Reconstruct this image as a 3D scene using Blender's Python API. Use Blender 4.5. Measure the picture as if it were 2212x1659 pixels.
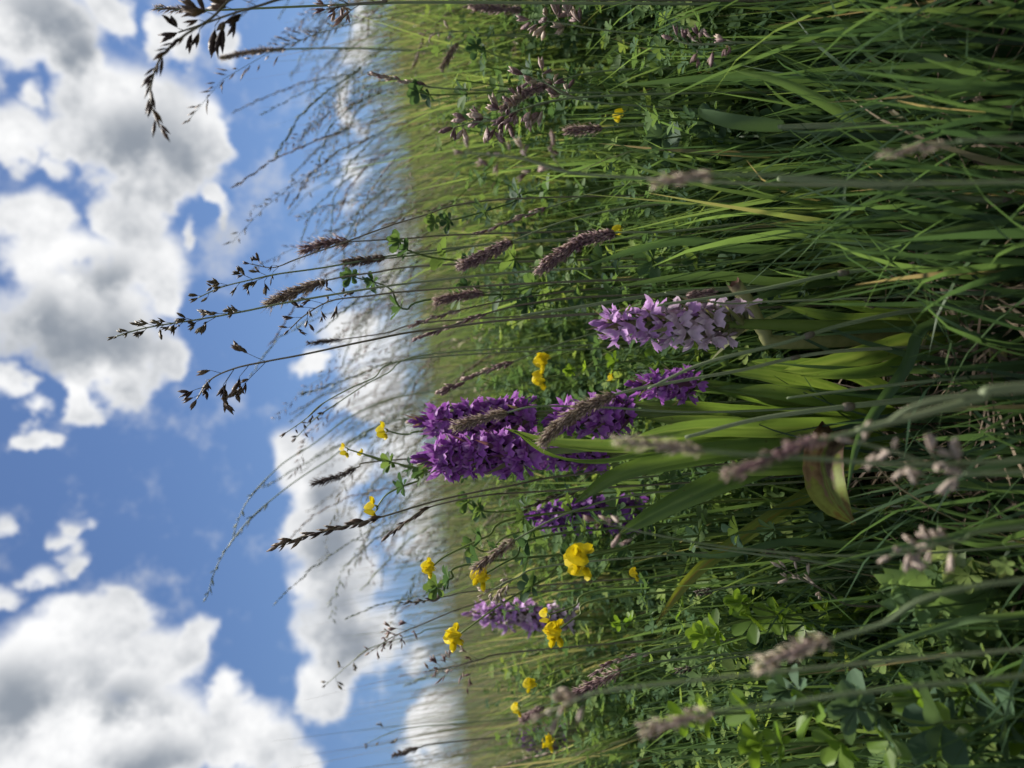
import bpy, math, random
import numpy as np
from mathutils import Vector, Matrix, Quaternion

for _o in list(bpy.data.objects):
    bpy.data.objects.remove(_o, do_unlink=True)
scene = bpy.context.scene
COL = scene.collection
R = math.radians

# ------------------------------------------------------------------ camera
# The photograph was taken with the phone turned on its side, so the camera is
# rolled a quarter turn: world up points to the left of the picture.
EYE = Vector((0.0, 0.0, 0.45))
HALF = R(34.5)
PITCH = R(-5.9)
ROLL = R(-2.6)
fwd = Vector((0, math.cos(PITCH), math.sin(PITCH)))
right0 = Vector((1, 0, 0))
up0 = right0.cross(fwd)
q = Quaternion(fwd, -ROLL)
rgt = q @ right0
up = q @ up0
cx, cy, cz = -up, rgt, -fwd
cam_data = bpy.data.cameras.new("camera")
cam = bpy.data.objects.new("camera", cam_data)
COL.objects.link(cam)
cam.matrix_world = Matrix(((cx.x, cy.x, cz.x, EYE.x), (cx.y, cy.y, cz.y, EYE.y),
                           (cx.z, cy.z, cz.z, EYE.z), (0, 0, 0, 1)))
cam_data.sensor_width = 36.0
cam_data.lens = 18.0 / math.tan(HALF)
cam_data.clip_start = 0.02
cam_data.clip_end = 3000.0
cam_data.dof.use_dof = True
cam_data.dof.focus_distance = 0.66
cam_data.dof.aperture_fstop = 5.4
scene.camera = cam

FPX = 1106.0 / math.tan(HALF)


def ray(x, y):
    """direction (depth 1 along the view axis) through a point of the 2212x1659 view of the photograph"""
    return fwd + up * ((1106.0 - x) / FPX) + rgt * ((829.5 - y) / FPX)


def V(x, y, d):
    return EYE + ray(x, y) * d


# ------------------------------------------------------------------ sun, sky, exposure
SUN_EL, SUN_AZ = R(58), R(28)           # azimuth measured from +Y towards +X
sun_dir = Vector((math.sin(SUN_AZ) * math.cos(SUN_EL), math.cos(SUN_AZ) * math.cos(SUN_EL), math.sin(SUN_EL)))
sl = bpy.data.lights.new("sun", 'SUN')
sl.energy = 5.0
sl.angle = R(9)
sl.color = (1.0, 0.95, 0.87)
so = bpy.data.objects.new("sun", sl)
so.rotation_euler = (-sun_dir).to_track_quat('-Z', 'Y').to_euler()
so.location = sun_dir * 40
COL.objects.link(so)

scene.view_settings.view_transform = 'Standard'
scene.view_settings.look = 'None'
scene.view_settings.exposure = 0.82
scene.view_settings.gamma = 1.0
scene.view_settings.use_curve_mapping = False
scene.render.engine = 'CYCLES'
cy_ = scene.cycles
cy_.use_denoising = True
cy_.max_bounces = 6
cy_.diffuse_bounces = 3
cy_.glossy_bounces = 1
cy_.transmission_bounces = 3
cy_.use_adaptive_sampling = True
cy_.adaptive_threshold = 0.02
cy_.transparent_max_bounces = 8
cy_.sample_clamp_indirect = 4.0

world = bpy.data.worlds.new("World")
scene.world = world
world.use_nodes = True
SKY_STRENGTH = 0.05


WARP = 0.11
# cumulus in the part of the sky in view: centre and radii, turned into azimuth and elevation below
THICK = [(60, 45, 190, 135), (185, 140, 75, 60), (260, 20, 60, 60),
         (215, 205, 115, 80), (300, 265, 185, 150), (350, 370, 125, 95), (430, 300, 55, 110),
         (460, 425, 36, 32), (135, 290, 65, 60), (385, 60, 50, 60), (25, 285, 80, 85),
         (60, 470, 110, 80), (275, 480, 80, 85), (120, 570, 160, 110), (300, 590, 130, 120),
         (365, 660, 50, 60), (180, 690, 220, 140), (230, 800, 130, 90), (165, 860, 60, 70), (355, 765, 62, 50),
         (25, 830, 50, 55), (80, 955, 60, 36),
         (200, 1340, 140, 80), (265, 1290, 55, 50), (120, 1440, 220, 130), (310, 1450, 145, 105),
         (90, 1600, 260, 150), (330, 1590, 190, 130), (405, 1385, 42, 65), (500, 1500, 55, 60), (530, 1590, 125, 100), (650, 1650, 70, 55),
         (620, 985, 72, 70), (670, 1050, 85, 70), (640, 1125, 55, 50), (720, 1010, 90, 80), (720, 1150, 100, 80),
         (725, 1260, 100, 95), (745, 1370, 110, 100), (700, 1480, 68, 66),
         (760, 715, 85, 60), (800, 850, 70, 70), (680, 790, 45, 42), (940, 1595, 95, 100)]
THIN = [(790, 760, 150, 140), (500, 90, 30, 75), (60, 205, 40, 40), (110, 350, 55, 50), (405, 505, 20, 45), (40, 895, 50, 50),
        (8, 1130, 36, 44), (125, 1165, 60, 36), (160, 1135, 50, 30), (145, 1215, 34, 46), (90, 1255, 60, 50),
        (15, 1300, 55, 55), (765, 60, 36, 120), (760, 240, 36, 130), (775, 400, 40, 90), (860, 560, 60, 150), (905, 1130, 90, 200),
        (860, 960, 110, 170), (880, 1440, 70, 80), (545, 1510, 50, 50)]
CORE = [(80, 40, 140, 100), (160, 100, 90, 60), (370, 330, 110, 130), (290, 300, 140, 80), (180, 740, 220, 150), (110, 690, 130, 90), (240, 620, 130, 90),
        (60, 1490, 170, 90), (250, 1520, 150, 60), (330, 1640, 130, 60), (720, 1180, 80, 130), (740, 1330, 80, 140), (700, 1060, 50, 60)]


def build_sky():
    nt = world.node_tree
    N, L = nt.nodes, nt.links
    N.clear()

    def M(op, a, b=None, c=None, clamp=False):
        n = N.new('ShaderNodeMath'); n.operation = op; n.use_clamp = clamp
        for i, v in enumerate((a, b, c)):
            if v is None: continue
            if isinstance(v, (int, float)): n.inputs[i].default_value = v
            else: L.new(v, n.inputs[i])
        return n.outputs[0]

    def noise(vec, scale, detail, rough=.5):
        n = N.new('ShaderNodeTexNoise'); L.new(vec, n.inputs['Vector'])
        n.inputs['Scale'].default_value = scale; n.inputs['Detail'].default_value = detail
        n.inputs['Roughness'].default_value = rough
        return n

    def smooth(x, lo, hi):
        n = N.new('ShaderNodeMapRange'); n.interpolation_type = 'SMOOTHSTEP'
        n.inputs[1].default_value = lo; n.inputs[2].default_value = hi
        L.new(x, n.inputs[0])
        return n.outputs[0]

    tc = N.new('ShaderNodeTexCoord')
    vec = tc.outputs['Generated']
    wn = noise(vec, 11, 5, .58)
    warp = N.new('ShaderNodeVectorMath'); warp.operation = 'MULTIPLY_ADD'
    L.new(wn.outputs['Color'], warp.inputs[0])
    warp.inputs[1].default_value = (WARP, WARP, WARP)
    off = N.new('ShaderNodeVectorMath'); off.operation = 'ADD'; off.inputs[1].default_value = (-WARP / 2,) * 3
    L.new(vec, off.inputs[0]); L.new(off.outputs[0], warp.inputs[2])
    sx = N.new('ShaderNodeSeparateXYZ'); L.new(warp.outputs[0], sx.inputs[0])
    u = M('ARCTAN2', sx.outputs[0], sx.outputs[1]); v = M('ARCSINE', sx.outputs[2])
    cxy = N.new('ShaderNodeCombineXYZ'); L.new(u, cxy.inputs[0]); L.new(v, cxy.inputs[1])
    soft = N.new('ShaderNodeValue'); soft.outputs[0].default_value = 0.2

    def chain(rows, grow=1.0):
        field = None
        for x, y, rx, ry in rows:
            k = ray(x, y).length
            d = ray(x, y).normalized()
            az, el = math.atan2(d.x, d.y), math.asin(d.z)
            ra, re = grow * ry / FPX / k, grow * rx / FPX / k ** 1.5
            n = N.new('ShaderNodeTexGradient'); n.gradient_type = 'SPHERICAL'
            tm = n.texture_mapping; tm.vector_type = 'POINT'
            tm.scale = (1 / ra, 1 / re, 1); tm.translation = (-az / ra, -el / re, 0)
            L.new(cxy.outputs[0], n.inputs[0])
            field = n.outputs['Fac'] if field is None else M('SMOOTH_MAX', field, n.outputs['Fac'], soft.outputs[0])
        return field
    thick, thin, core = chain(THICK, 1.28), chain(THIN, 1.25), chain(CORE, 1.15)
    field = M('MAXIMUM', M('MULTIPLY_ADD', thick, 1.9, -.5), M('MULTIPLY_ADD', thin, 1.1, -.5))
    # the same kind of broken cumulus goes on all round, outside the part of the sky in view
    bn = noise(vec, 2.6, 3)
    wide = M('MULTIPLY_ADD', bn.outputs[0], 6.0, -3.0)
    inside = M('MULTIPLY', M('MINIMUM', M('MULTIPLY_ADD', M('ABSOLUTE', u), -6, 4.3), M('MULTIPLY_ADD', v, -8, 5.2)), 1, clamp=True)
    mixn = N.new('ShaderNodeMix'); mixn.data_type = 'FLOAT'
    L.new(inside, mixn.inputs[0]); L.new(wide, mixn.inputs[2]); L.new(field, mixn.inputs[3])
    fb = noise(vec, 11, 10, .62).outputs[0]
    cover = M('ADD', mixn.outputs[0], M('MULTIPLY_ADD', fb, 2.0, -.98))
    alpha = smooth(cover, -.18, .48)
    grey = M('ADD', M('MULTIPLY', M('MINIMUM', mixn.outputs[0], .55), .35), M('MULTIPLY_ADD', core, 1.05, M('MULTIPLY_ADD', fb, 2.7, -1.5)))
    shade = smooth(grey, -.42, 1.2)

    outw = N.new('ShaderNodeOutputWorld'); bg = N.new('ShaderNodeBackground')
    bg.inputs['Strength'].default_value = SKY_STRENGTH
    L.new(bg.outputs[0], outw.inputs[0])
    sky = N.new('ShaderNodeTexSky'); sky.sky_type = 'NISHITA'; sky.sun_disc = False
    sky.sun_elevation = SUN_EL; sky.sun_rotation = SUN_AZ
    sky.air_density = 1.0; sky.dust_density = 0.15; sky.ozone_density = 3.0
    hz = N.new('ShaderNodeVectorMath'); hz.operation = 'MULTIPLY_ADD'        # clear air down to the meadow's edge
    L.new(vec, hz.inputs[0]); hz.inputs[1].default_value = (1, 1, .9); hz.inputs[2].default_value = (0, 0, .09)
    hm = N.new('ShaderNodeVectorMath'); hm.operation = 'MAXIMUM'; hm.inputs[1].default_value = (-2, -2, .05)
    L.new(hz.outputs[0], hm.inputs[0]); L.new(hm.outputs[0], sky.inputs[0])
    k = 1.0 / SKY_STRENGTH
    cr = N.new('ShaderNodeMix'); cr.data_type = 'RGBA'
    k *= .61
    cr.inputs[6].default_value = (1.0 * k, 1.0 * k, 1.0 * k, 1)
    cr.inputs[7].default_value = (0.27 * k, 0.305 * k, 0.355 * k, 1)
    L.new(shade, cr.inputs[0])
    mx = N.new('ShaderNodeMix'); mx.data_type = 'RGBA'
    tint = N.new('ShaderNodeVectorMath'); tint.operation = 'MULTIPLY'; tint.inputs[1].default_value = (.755, .83, .985)
    L.new(sky.outputs[0], tint.inputs[0])
    L.new(alpha, mx.inputs[0]); L.new(tint.outputs[0], mx.inputs[6]); L.new(cr.outputs[2], mx.inputs[7])
    L.new(mx.outputs[2], bg.inputs['Color'])
    world.cycles.sampling_method = 'MANUAL'
    world.cycles.sample_map_resolution = 512


build_sky()

# ------------------------------------------------------------------ materials
def lin(*c):
    return (c[0], c[1], c[2], 1.0)


MATS = {}


def plant_mat(name, ramp, trans=0.35, rough=0.5, source='tone', spec=0.35, jitter=0.10, nscale=60.0, tgain=1.8, specks=0.0):
    """leaf-like material: colour from a per-piece tone, some grain, and light let through from behind"""
    m = bpy.data.materials.new(name); m.use_nodes = True
    nt = m.node_tree; N, L = nt.nodes, nt.links; N.clear()
    out = N.new('ShaderNodeOutputMaterial')
    if source == 'tone':
        a = N.new('ShaderNodeAttribute'); a.attribute_name = 'tone'; fac = a.outputs['Fac']
    else:
        a = N.new('ShaderNodeObjectInfo'); fac = a.outputs['Random']
        if source == 'both':                          # its own tone, varied by the veins of the mesh
            t_ = N.new('ShaderNodeAttribute'); t_.attribute_name = 'tone'
            b1 = N.new('ShaderNodeMath'); b1.operation = 'MULTIPLY_ADD'; L.new(fac, b1.inputs[0]); b1.inputs[1].default_value = .55; b1.inputs[2].default_value = -.275
            b2 = N.new('ShaderNodeMath'); b2.operation = 'ADD'; L.new(b1.outputs[0], b2.inputs[0]); L.new(t_.outputs['Fac'], b2.inputs[1])
            fac = b2.outputs[0]
    tc = N.new('ShaderNodeTexCoord')
    nz = N.new('ShaderNodeTexNoise'); nz.inputs['Scale'].default_value = nscale; nz.inputs['Detail'].default_value = 2
    L.new(tc.outputs['Object'], nz.inputs['Vector'])
    ma = N.new('ShaderNodeMath'); ma.operation = 'MULTIPLY_ADD'; L.new(nz.outputs[0], ma.inputs[0])
    ma.inputs[1].default_value = jitter * 4; ma.inputs[2].default_value = -jitter * 2
    ad = N.new('ShaderNodeMath'); ad.operation = 'ADD'; ad.use_clamp = True
    L.new(fac, ad.inputs[0]); L.new(ma.outputs[0], ad.inputs[1])
    cr = N.new('ShaderNodeValToRGB'); e = cr.color_ramp.elements
    while len(e) < len(ramp): e.new(0.5)
    for i, (p, c) in enumerate(ramp):
        e[i].position = p; e[i].color = lin(*c)
    L.new(ad.outputs[0], cr.inputs[0])
    col = cr.outputs[0]
    if specks:                                        # small brown blemishes
        n2 = N.new('ShaderNodeTexNoise'); n2.inputs['Scale'].default_value = 260; n2.inputs['Detail'].default_value = 3
        L.new(tc.outputs['Object'], n2.inputs['Vector'])
        th = N.new('ShaderNodeMapRange'); th.inputs[1].default_value = .66; th.inputs[2].default_value = .72; th.inputs[4].default_value = specks
        L.new(n2.outputs[0], th.inputs[0])
        mc = N.new('ShaderNodeMix'); mc.data_type = 'RGBA'; L.new(th.outputs[0], mc.inputs[0]); L.new(col, mc.inputs[6])
        mc.inputs[7].default_value = (.07, .055, .025, 1); col = mc.outputs[2]
    pb = N.new('ShaderNodeBsdfPrincipled')
    pb.inputs['Roughness'].default_value = rough
    pb.inputs['Specular IOR Level'].default_value = spec
    L.new(col, pb.inputs['Base Color'])
    if trans > 0:
        tr = N.new('ShaderNodeBsdfTranslucent')
        g = N.new('ShaderNodeVectorMath'); g.operation = 'MULTIPLY'; L.new(col, g.inputs[0])
        g.inputs[1].default_value = (tgain * 1.05, tgain, tgain * .55)
        L.new(g.outputs[0], tr.inputs['Color'])
        mx = N.new('ShaderNodeMixShader'); mx.inputs[0].default_value = trans
        L.new(pb.outputs[0], mx.inputs[1]); L.new(tr.outputs[0], mx.inputs[2])
        L.new(mx.outputs[0], out.inputs[0])
    else:
        L.new(pb.outputs[0], out.inputs[0])
    MATS[name] = m
    return m


def petal_mat(name, base, deep, pale, green, trans=0.35):
    """petals: the 'mix' attribute of the flower mesh says where throat (r), markings (g) and green parts (b) are"""
    m = bpy.data.materials.new(name); m.use_nodes = True
    nt = m.node_tree; N, L = nt.nodes, nt.links; N.clear()
    out = N.new('ShaderNodeOutputMaterial')
    at = N.new('ShaderNodeAttribute'); at.attribute_name = 'mix'
    sp = N.new('ShaderNodeSeparateColor'); L.new(at.outputs['Color'], sp.inputs[0])
    oi = N.new('ShaderNodeObjectInfo')
    tc = N.new('ShaderNodeTexCoord')
    nz = N.new('ShaderNodeTexNoise'); nz.inputs['Scale'].default_value = 500; nz.inputs['Detail'].default_value = 2
    L.new(tc.outputs['Object'], nz.inputs['Vector'])

    def mix(f, a, b):
        n = N.new('ShaderNodeMix'); n.data_type = 'RGBA'
        for i, v in ((0, f), (6, a), (7, b)):
            if isinstance(v, tuple): n.inputs[i].default_value = lin(*v)
            elif isinstance(v, float): n.inputs[i].default_value = v
            else: L.new(v, n.inputs[i])
        return n.outputs[2]

    def mul(a, k, c=0.0):
        n = N.new('ShaderNodeMath'); n.operation = 'MULTIPLY_ADD'; n.use_clamp = True
        L.new(a, n.inputs[0]); n.inputs[1].default_value = k; n.inputs[2].default_value = c
        return n.outputs[0]
    c = mix(mul(oi.outputs['Random'], .75), base, deep)
    c = mix(mul(nz.outputs[0], 1.6, -.5), c, tuple(v * .72 for v in base))
    c = mix(sp.outputs[0], c, pale)
    c = mix(sp.outputs[1], c, tuple(v * .45 for v in deep))
    c = mix(sp.outputs[2], c, green)
    pb = N.new('ShaderNodeBsdfPrincipled'); pb.inputs['Roughness'].default_value = .55
    pb.inputs['Specular IOR Level'].default_value = .25
    L.new(c, pb.inputs['Base Color'])
    tr = N.new('ShaderNodeBsdfTranslucent'); L.new(c, tr.inputs['Color'])
    mx = N.new('ShaderNodeMixShader'); mx.inputs[0].default_value = trans
    L.new(pb.outputs[0], mx.inputs[1]); L.new(tr.outputs[0], mx.inputs[2]); L.new(mx.outputs[0], out.inputs[0])
    MATS[name] = m
    return m


GRASS = [(0.0, (0.02974, 0.06166, 0.0331)), (0.3, (0.05528, 0.104, 0.0452)), (0.62, (0.09405, 0.1562, 0.05709)), (0.88, (0.1493, 0.2056, 0.07367)), (0.95, (0.1953, 0.1785, 0.09872)), (1.0, (0.2416, 0.1954, 0.1324))]
plant_mat('grass_blade', GRASS, trans=.42, nscale=25, jitter=.05)
plant_mat('meadow_far', [(0, (0.04523, 0.08007, 0.03703)), (.4, (0.09305, 0.1474, 0.05821)), (.75, (0.1579, 0.2245, 0.08106)), (.92, (0.2091, 0.2501, 0.1067)), (1, (0.2632, 0.2427, 0.1607))], trans=.42, nscale=8, jitter=.06)
plant_mat('culm', [(0, (.125, .17, .085)), (.5, (.175, .22, .115)), (1, (.235, .26, .155))], trans=.1, rough=.55, nscale=90)
plant_mat('culm_dark', [(0, (.10, .085, .065)), (1, (.18, .165, .105))], trans=.05, nscale=90)
plant_mat('legume', [(0, (0.03656, 0.0752, 0.0416)), (.45, (0.06588, 0.1205, 0.05328)), (.8, (0.1155, 0.1785, 0.05672)), (1, (0.1737, 0.2325, 0.06872))], trans=.36, spec=.06, rough=.7, nscale=80, jitter=.07, source='tone')
plant_mat('legume_leaf', [(0, (0.03451, 0.07231, 0.04123)), (.5, (0.06376, 0.1175, 0.05032)), (1, (0.1155, 0.1785, 0.05499))], trans=.36, spec=.12, rough=.6, nscale=150, jitter=.06, source='object')
plant_mat('legume_bright', [(0, (.085, .16, .022)), (1, (.16, .25, .03))], trans=.4, rough=.45, nscale=150, source='object')
plant_mat('legume_blue', [(0, (0.04992, 0.09192, 0.05412)), (1, (0.081, 0.1356, 0.0726))], trans=.25, rough=.6, spec=.1, nscale=150, source='object')
plant_mat('legume_stem', [(0, (.07, .12, .03)), (1, (.16, .21, .06))], trans=.15, nscale=60, source='object')
plant_mat('orchid_leaf', [(0, (.075, .135, .032)), (.5, (.125, .20, .046)), (1, (.195, .265, .07))], trans=.46, rough=.38, spec=.4, nscale=40, jitter=.10, source='both', specks=.5)
plant_mat('orchid_stem', [(0, (.10, .155, .03)), (1, (.17, .22, .05))], trans=.15, rough=.4, nscale=80, source='object')
plant_mat('dying_leaf', [(0, (.045, .026, .018)), (.36, (.12, .085, .055)), (.5, (.10, .11, .03)), (.8, (.15, .18, .045)), (1, (.13, .09, .03))], trans=.15, rough=.6, nscale=110, jitter=.24, spec=.15)
plant_mat('yellowing_leaf', [(0, (.10, .15, .02)), (.6, (.17, .20, .03)), (1, (.24, .17, .03))], trans=.4, rough=.45, nscale=50, jitter=.12)
plant_mat('bract', [(0, (.12, .045, .095)), (.5, (.16, .085, .11)), (1, (.14, .15, .07))], trans=.25, rough=.45, nscale=120, source='object')
plant_mat('bract_green', [(0, (.17, .15, .085)), (1, (.23, .25, .12))], trans=.25, rough=.45, nscale=120, source='object')
plant_mat('seed_dark', [(0, (.055, .036, .036)), (.5, (.105, .072, .062)), (1, (.19, .145, .105))], trans=.35, rough=.55, nscale=300, jitter=.12, source='object')
plant_mat('seed_brown', [(0, (0.12, 0.0816, 0.0696)), (.5, (0.24, 0.174, 0.138)), (1, (0.408, 0.336, 0.24))], trans=.22, rough=.6, nscale=400, jitter=.16)
plant_mat('seed_purple', [(0, (0.12, 0.066, 0.0816)), (.5, (0.24, 0.15, 0.156)), (1, (0.432, 0.336, 0.288))], trans=.25, rough=.6, nscale=400, jitter=.16)
plant_mat('seed_purple_obj', [(0, (.15, .085, .095)), (.5, (.29, .20, .19)), (1, (.46, .38, .31))], trans=.25, rough=.6, nscale=300, jitter=.14, source='object')
plant_mat('seed_tan_obj', [(0, (.075, .055, .04)), (.5, (.135, .105, .065)), (1, (.20, .165, .10))], trans=.22, rough=.6, nscale=300, jitter=.14, source='object')
plant_mat('seed_pale', [(0, (.22, .15, .15)), (.5, (.40, .33, .28)), (1, (.60, .55, .42))], trans=.25, rough=.6, nscale=300, jitter=.18)
plant_mat('wisp', [(0, (.11, .14, .08)), (.5, (.16, .19, .11)), (.8, (.24, .185, .145)), (1, (.20, .135, .115))], trans=.2, rough=.6, nscale=50, jitter=.1)
plant_mat('straw', [(0, (.045, .032, .022)), (.6, (.10, .075, .048)), (1, (.24, .18, .11))], trans=.15, rough=.7, nscale=30)
plant_mat('cut_stem', [(0, (.16, .17, .06)), (.7, (.27, .27, .11)), (1, (.12, .08, .05))], trans=.05, rough=.6, nscale=160, jitter=.2)
plant_mat('cut_end', [(0, (.06, .025, .02)), (1, (.16, .09, .05))], trans=0, rough=.8, nscale=300)
plant_mat('thistle_leaf', [(0, (.10, .17, .07)), (.6, (.13, .205, .09)), (1, (.2, .26, .13))], trans=.35, rough=.5, nscale=60, jitter=.12, source='object')
plant_mat('sedge_head', [(0, (.02, .014, .012)), (.7, (.05, .035, .025)), (1, (.22, .18, .11))], trans=.05, rough=.6, nscale=400, jitter=.2)
petal_mat('purple_petal', (.35, .085, .46), (.21, .034, .29), (.62, .40, .65), (.085, .05, .06))
petal_mat('violet_petal', (.25, .055, .38), (.15, .025, .24), (.46, .28, .54), (.075, .045, .05))
petal_mat('lilac_petal', (.58, .31, .66), (.47, .21, .56), (.82, .66, .80), (.11, .12, .06))
petal_mat('faded_petal', (.66, .50, .66), (.50, .35, .42), (.80, .70, .74), (.12, .13, .065))
petal_mat('yellow_petal', (.88, .71, .012), (.84, .60, .008), (.92, .80, .05), (.10, .15, .03), trans=.3)

# ground
gm = bpy.data.materials.new('meadow_soil'); gm.use_nodes = True
_N, _L = gm.node_tree.nodes, gm.node_tree.links
_pb = _N['Principled BSDF']; _pb.inputs['Roughness'].default_value = .95; _pb.inputs['Specular IOR Level'].default_value = .1
_tc = _N.new('ShaderNodeTexCoord')
_n1 = _N.new('ShaderNodeTexNoise'); _n1.inputs['Scale'].default_value = 22; _n1.inputs['Detail'].default_value = 8; _n1.inputs['Roughness'].default_value = .7
_L.new(_tc.outputs['Object'], _n1.inputs['Vector'])
_r = _N.new('ShaderNodeValToRGB'); _e = _r.color_ramp.elements
_e[0].position = .35; _e[0].color = (.030, .022, .014, 1); _e[1].position = .68; _e[1].color = (.075, .085, .028, 1)
_L.new(_n1.outputs[0], _r.inputs[0]); _L.new(_r.outputs[0], _pb.inputs['Base Color'])
_b = _N.new('ShaderNodeBump'); _b.inputs['Strength'].default_value = .6; _b.inputs['Distance'].default_value = .02
_L.new(_n1.outputs[0], _b.inputs['Height']); _L.new(_b.outputs[0], _pb.inputs['Normal'])
MATS['meadow_soil'] = gm

# ------------------------------------------------------------------ mesh helpers
SLOPE = 0.05


def gz(x, y):
    return SLOPE * x + .012 * math.sin(3.1 * x + 1.3) * math.cos(2.3 * y)


def gz_np(x, y):
    return SLOPE * x + .012 * np.sin(3.1 * x + 1.3) * np.cos(2.3 * y)


eye_n = np.array(EYE); fwd_n = np.array(fwd); up_n = np.array(up); rgt_n = np.array(rgt)


def proj(p):
    r = p - eye_n
    d = r @ fwd_n
    dd = np.where(np.abs(d) < 1e-4, 1e-4, d)
    return 1106 - FPX * (r @ up_n) / dd, 829.5 - FPX * (r @ rgt_n) / dd, d


def np_mesh(name, verts, faces, tone=None, mix=None, smooth=True):
    """faces: list of (k,n) int arrays, n = 3 or 4"""
    me = bpy.data.meshes.new(name)
    verts = np.asarray(verts, dtype=np.float32).reshape(-1, 3)
    faces = [np.asarray(f, dtype=np.int32) for f in faces if len(f)]
    loops = np.concatenate([f.ravel() for f in faces])
    sizes = np.concatenate([np.full(len(f), f.shape[1], dtype=np.int32) for f in faces])
    starts = np.concatenate([[0], np.cumsum(sizes)[:-1]]).astype(np.int32)
    me.vertices.add(len(verts)); me.vertices.foreach_set('co', verts.ravel())
    me.loops.add(len(loops)); me.loops.foreach_set('vertex_index', loops)
    me.polygons.add(len(sizes)); me.polygons.foreach_set('loop_start', starts); me.polygons.foreach_set('loop_total', sizes)
    if smooth:
        me.polygons.foreach_set('use_smooth', np.ones(len(sizes), dtype=bool))
    if tone is not None:
        a = me.attributes.new('tone', 'FLOAT', 'POINT'); a.data.foreach_set('value', np.asarray(tone, dtype=np.float32))
    if mix is not None:
        a = me.attributes.new('mix', 'FLOAT_COLOR', 'POINT')
        mm = np.ones((len(verts), 4), dtype=np.float32); mm[:, :3] = mix
        a.data.foreach_set('color', mm.ravel())
    me.update()
    return me


def part(name, mesh, mat, parent=None, matrix=None):
    o = bpy.data.objects.new(name, mesh)
    if mat is not None and not mesh.materials:
        mesh.materials.append(MATS[mat])
    COL.objects.link(o)
    if parent is not None:
        o.parent = parent
    if matrix is not None:
        o.matrix_local = matrix
    return o


def thing(name, label, cat, loc, group=None):
    o = bpy.data.objects.new(name, None)
    o.empty_display_size = .02
    o.location = loc
    o['label'] = label; o['category'] = cat
    if group: o['group'] = group
    COL.objects.link(o)
    return o


class MB:
    """collects pieces of one mesh"""
    def __init__(self):
        self.v = []; self.f3 = []; self.f4 = []; self.t = []; self.m = []; self.n = 0

    def add(self, v, f4=(), f3=(), tone=.5, mix=(0, 0, 0)):
        v = np.asarray(v, dtype=float).reshape(-1, 3)
        if len(f4): self.f4.append(np.asarray(f4, dtype=int).reshape(-1, 4) + self.n)
        if len(f3): self.f3.append(np.asarray(f3, dtype=int).reshape(-1, 3) + self.n)
        self.v.append(v)
        self.t.append(np.broadcast_to(np.asarray(tone, dtype=float), (len(v),)).copy())
        mx = np.asarray(mix, dtype=float)
        self.m.append(np.broadcast_to(mx, (len(v), 3)).copy())
        self.n += len(v)

    def mesh(self, name, offset=None):
        v = np.concatenate(self.v)
        if offset is not None: v = v - np.array(offset)
        fs = []
        if self.f4: fs.append(np.concatenate(self.f4))
        if self.f3: fs.append(np.concatenate(self.f3))
        return np_mesh(name, v, fs, np.concatenate(self.t), np.concatenate(self.m))


def curve(pts, n):
    """Catmull-Rom through the points"""
    P = np.array([tuple(p) for p in pts], dtype=float)
    if len(P) == 2:
        t = np.linspace(0, 1, n)[:, None]
        return P[0] * (1 - t) + P[1] * t
    P = np.vstack([2 * P[0] - P[1], P, 2 * P[-1] - P[-2]])
    k = len(P) - 3
    out = []
    for s in np.linspace(0, k - 1e-6, n):
        i = int(s); t = s - i
        a, b, c, d = P[i], P[i + 1], P[i + 2], P[i + 3]
        out.append(.5 * ((2 * b) + (-a + c) * t + (2 * a - 5 * b + 4 * c - d) * t * t + (-a + 3 * b - 3 * c + d) * t ** 3))
    return np.array(out)


def frames(P):
    T = np.gradient(P, axis=0)
    T /= np.linalg.norm(T, axis=1)[:, None] + 1e-12
    ref = np.array([0.0, 1.0, 0.0]) if abs(T[0][1]) < .9 else np.array([1.0, 0, 0])
    S = np.cross(T, ref); S /= np.linalg.norm(S, axis=1)[:, None] + 1e-12
    B = np.cross(S, T)
    return T, S, B


def add_tube(mb, P, r, sides=5, tone=.5):
    P = np.asarray(P, dtype=float); n = len(P)
    r = np.broadcast_to(np.asarray(r, dtype=float), (n,))
    T, S, B = frames(P)
    a = np.linspace(0, 2 * np.pi, sides, endpoint=False)
    ring = P[:, None] + r[:, None, None] * (np.cos(a)[None, :, None] * S[:, None] + np.sin(a)[None, :, None] * B[:, None])
    f = []
    for i in range(n - 1):
        for j in range(sides):
            k = (j + 1) % sides
            f.append((i * sides + j, i * sides + k, (i + 1) * sides + k, (i + 1) * sides + j))
    v = np.vstack([ring.reshape(-1, 3), P[:1], P[-1:]])
    c0, c1 = n * sides, n * sides + 1
    t3 = [(c0, (j + 1) % sides, j) for j in range(sides)] + [(c1, (n - 1) * sides + j, (n - 1) * sides + (j + 1) % sides) for j in range(sides)]
    tn = tone if np.ndim(tone) == 0 else np.concatenate([np.repeat(tone, sides), tone[:1], tone[-1:]])
    mb.add(v, f, t3, tn)


def add_spindle(mb, p, d, L, r, sides=4, tone=.5, bulge=.4, side=None):
    """pointed husk: base p, direction d"""
    d = np.asarray(d, float); d = d / (np.linalg.norm(d) + 1e-12)
    ref = np.array([0, 0, 1.0]) if abs(d[2]) < .9 else np.array([1.0, 0, 0])
    s = np.cross(d, ref); s /= np.linalg.norm(s); b = np.cross(s, d)
    a = np.linspace(0, 2 * np.pi, sides, endpoint=False) + random.random() * 3
    ring = np.asarray(p) + d * L * bulge + r * (np.cos(a)[:, None] * s + np.sin(a)[:, None] * b)
    v = np.vstack([[p], ring, [np.asarray(p) + d * L]])
    f = []
    for j in range(sides):
        k = (j + 1) % sides
        f += [(0, 1 + k, 1 + j), (sides + 1, 1 + j, 1 + k)]
    mb.add(v, (), f, tone)


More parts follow.
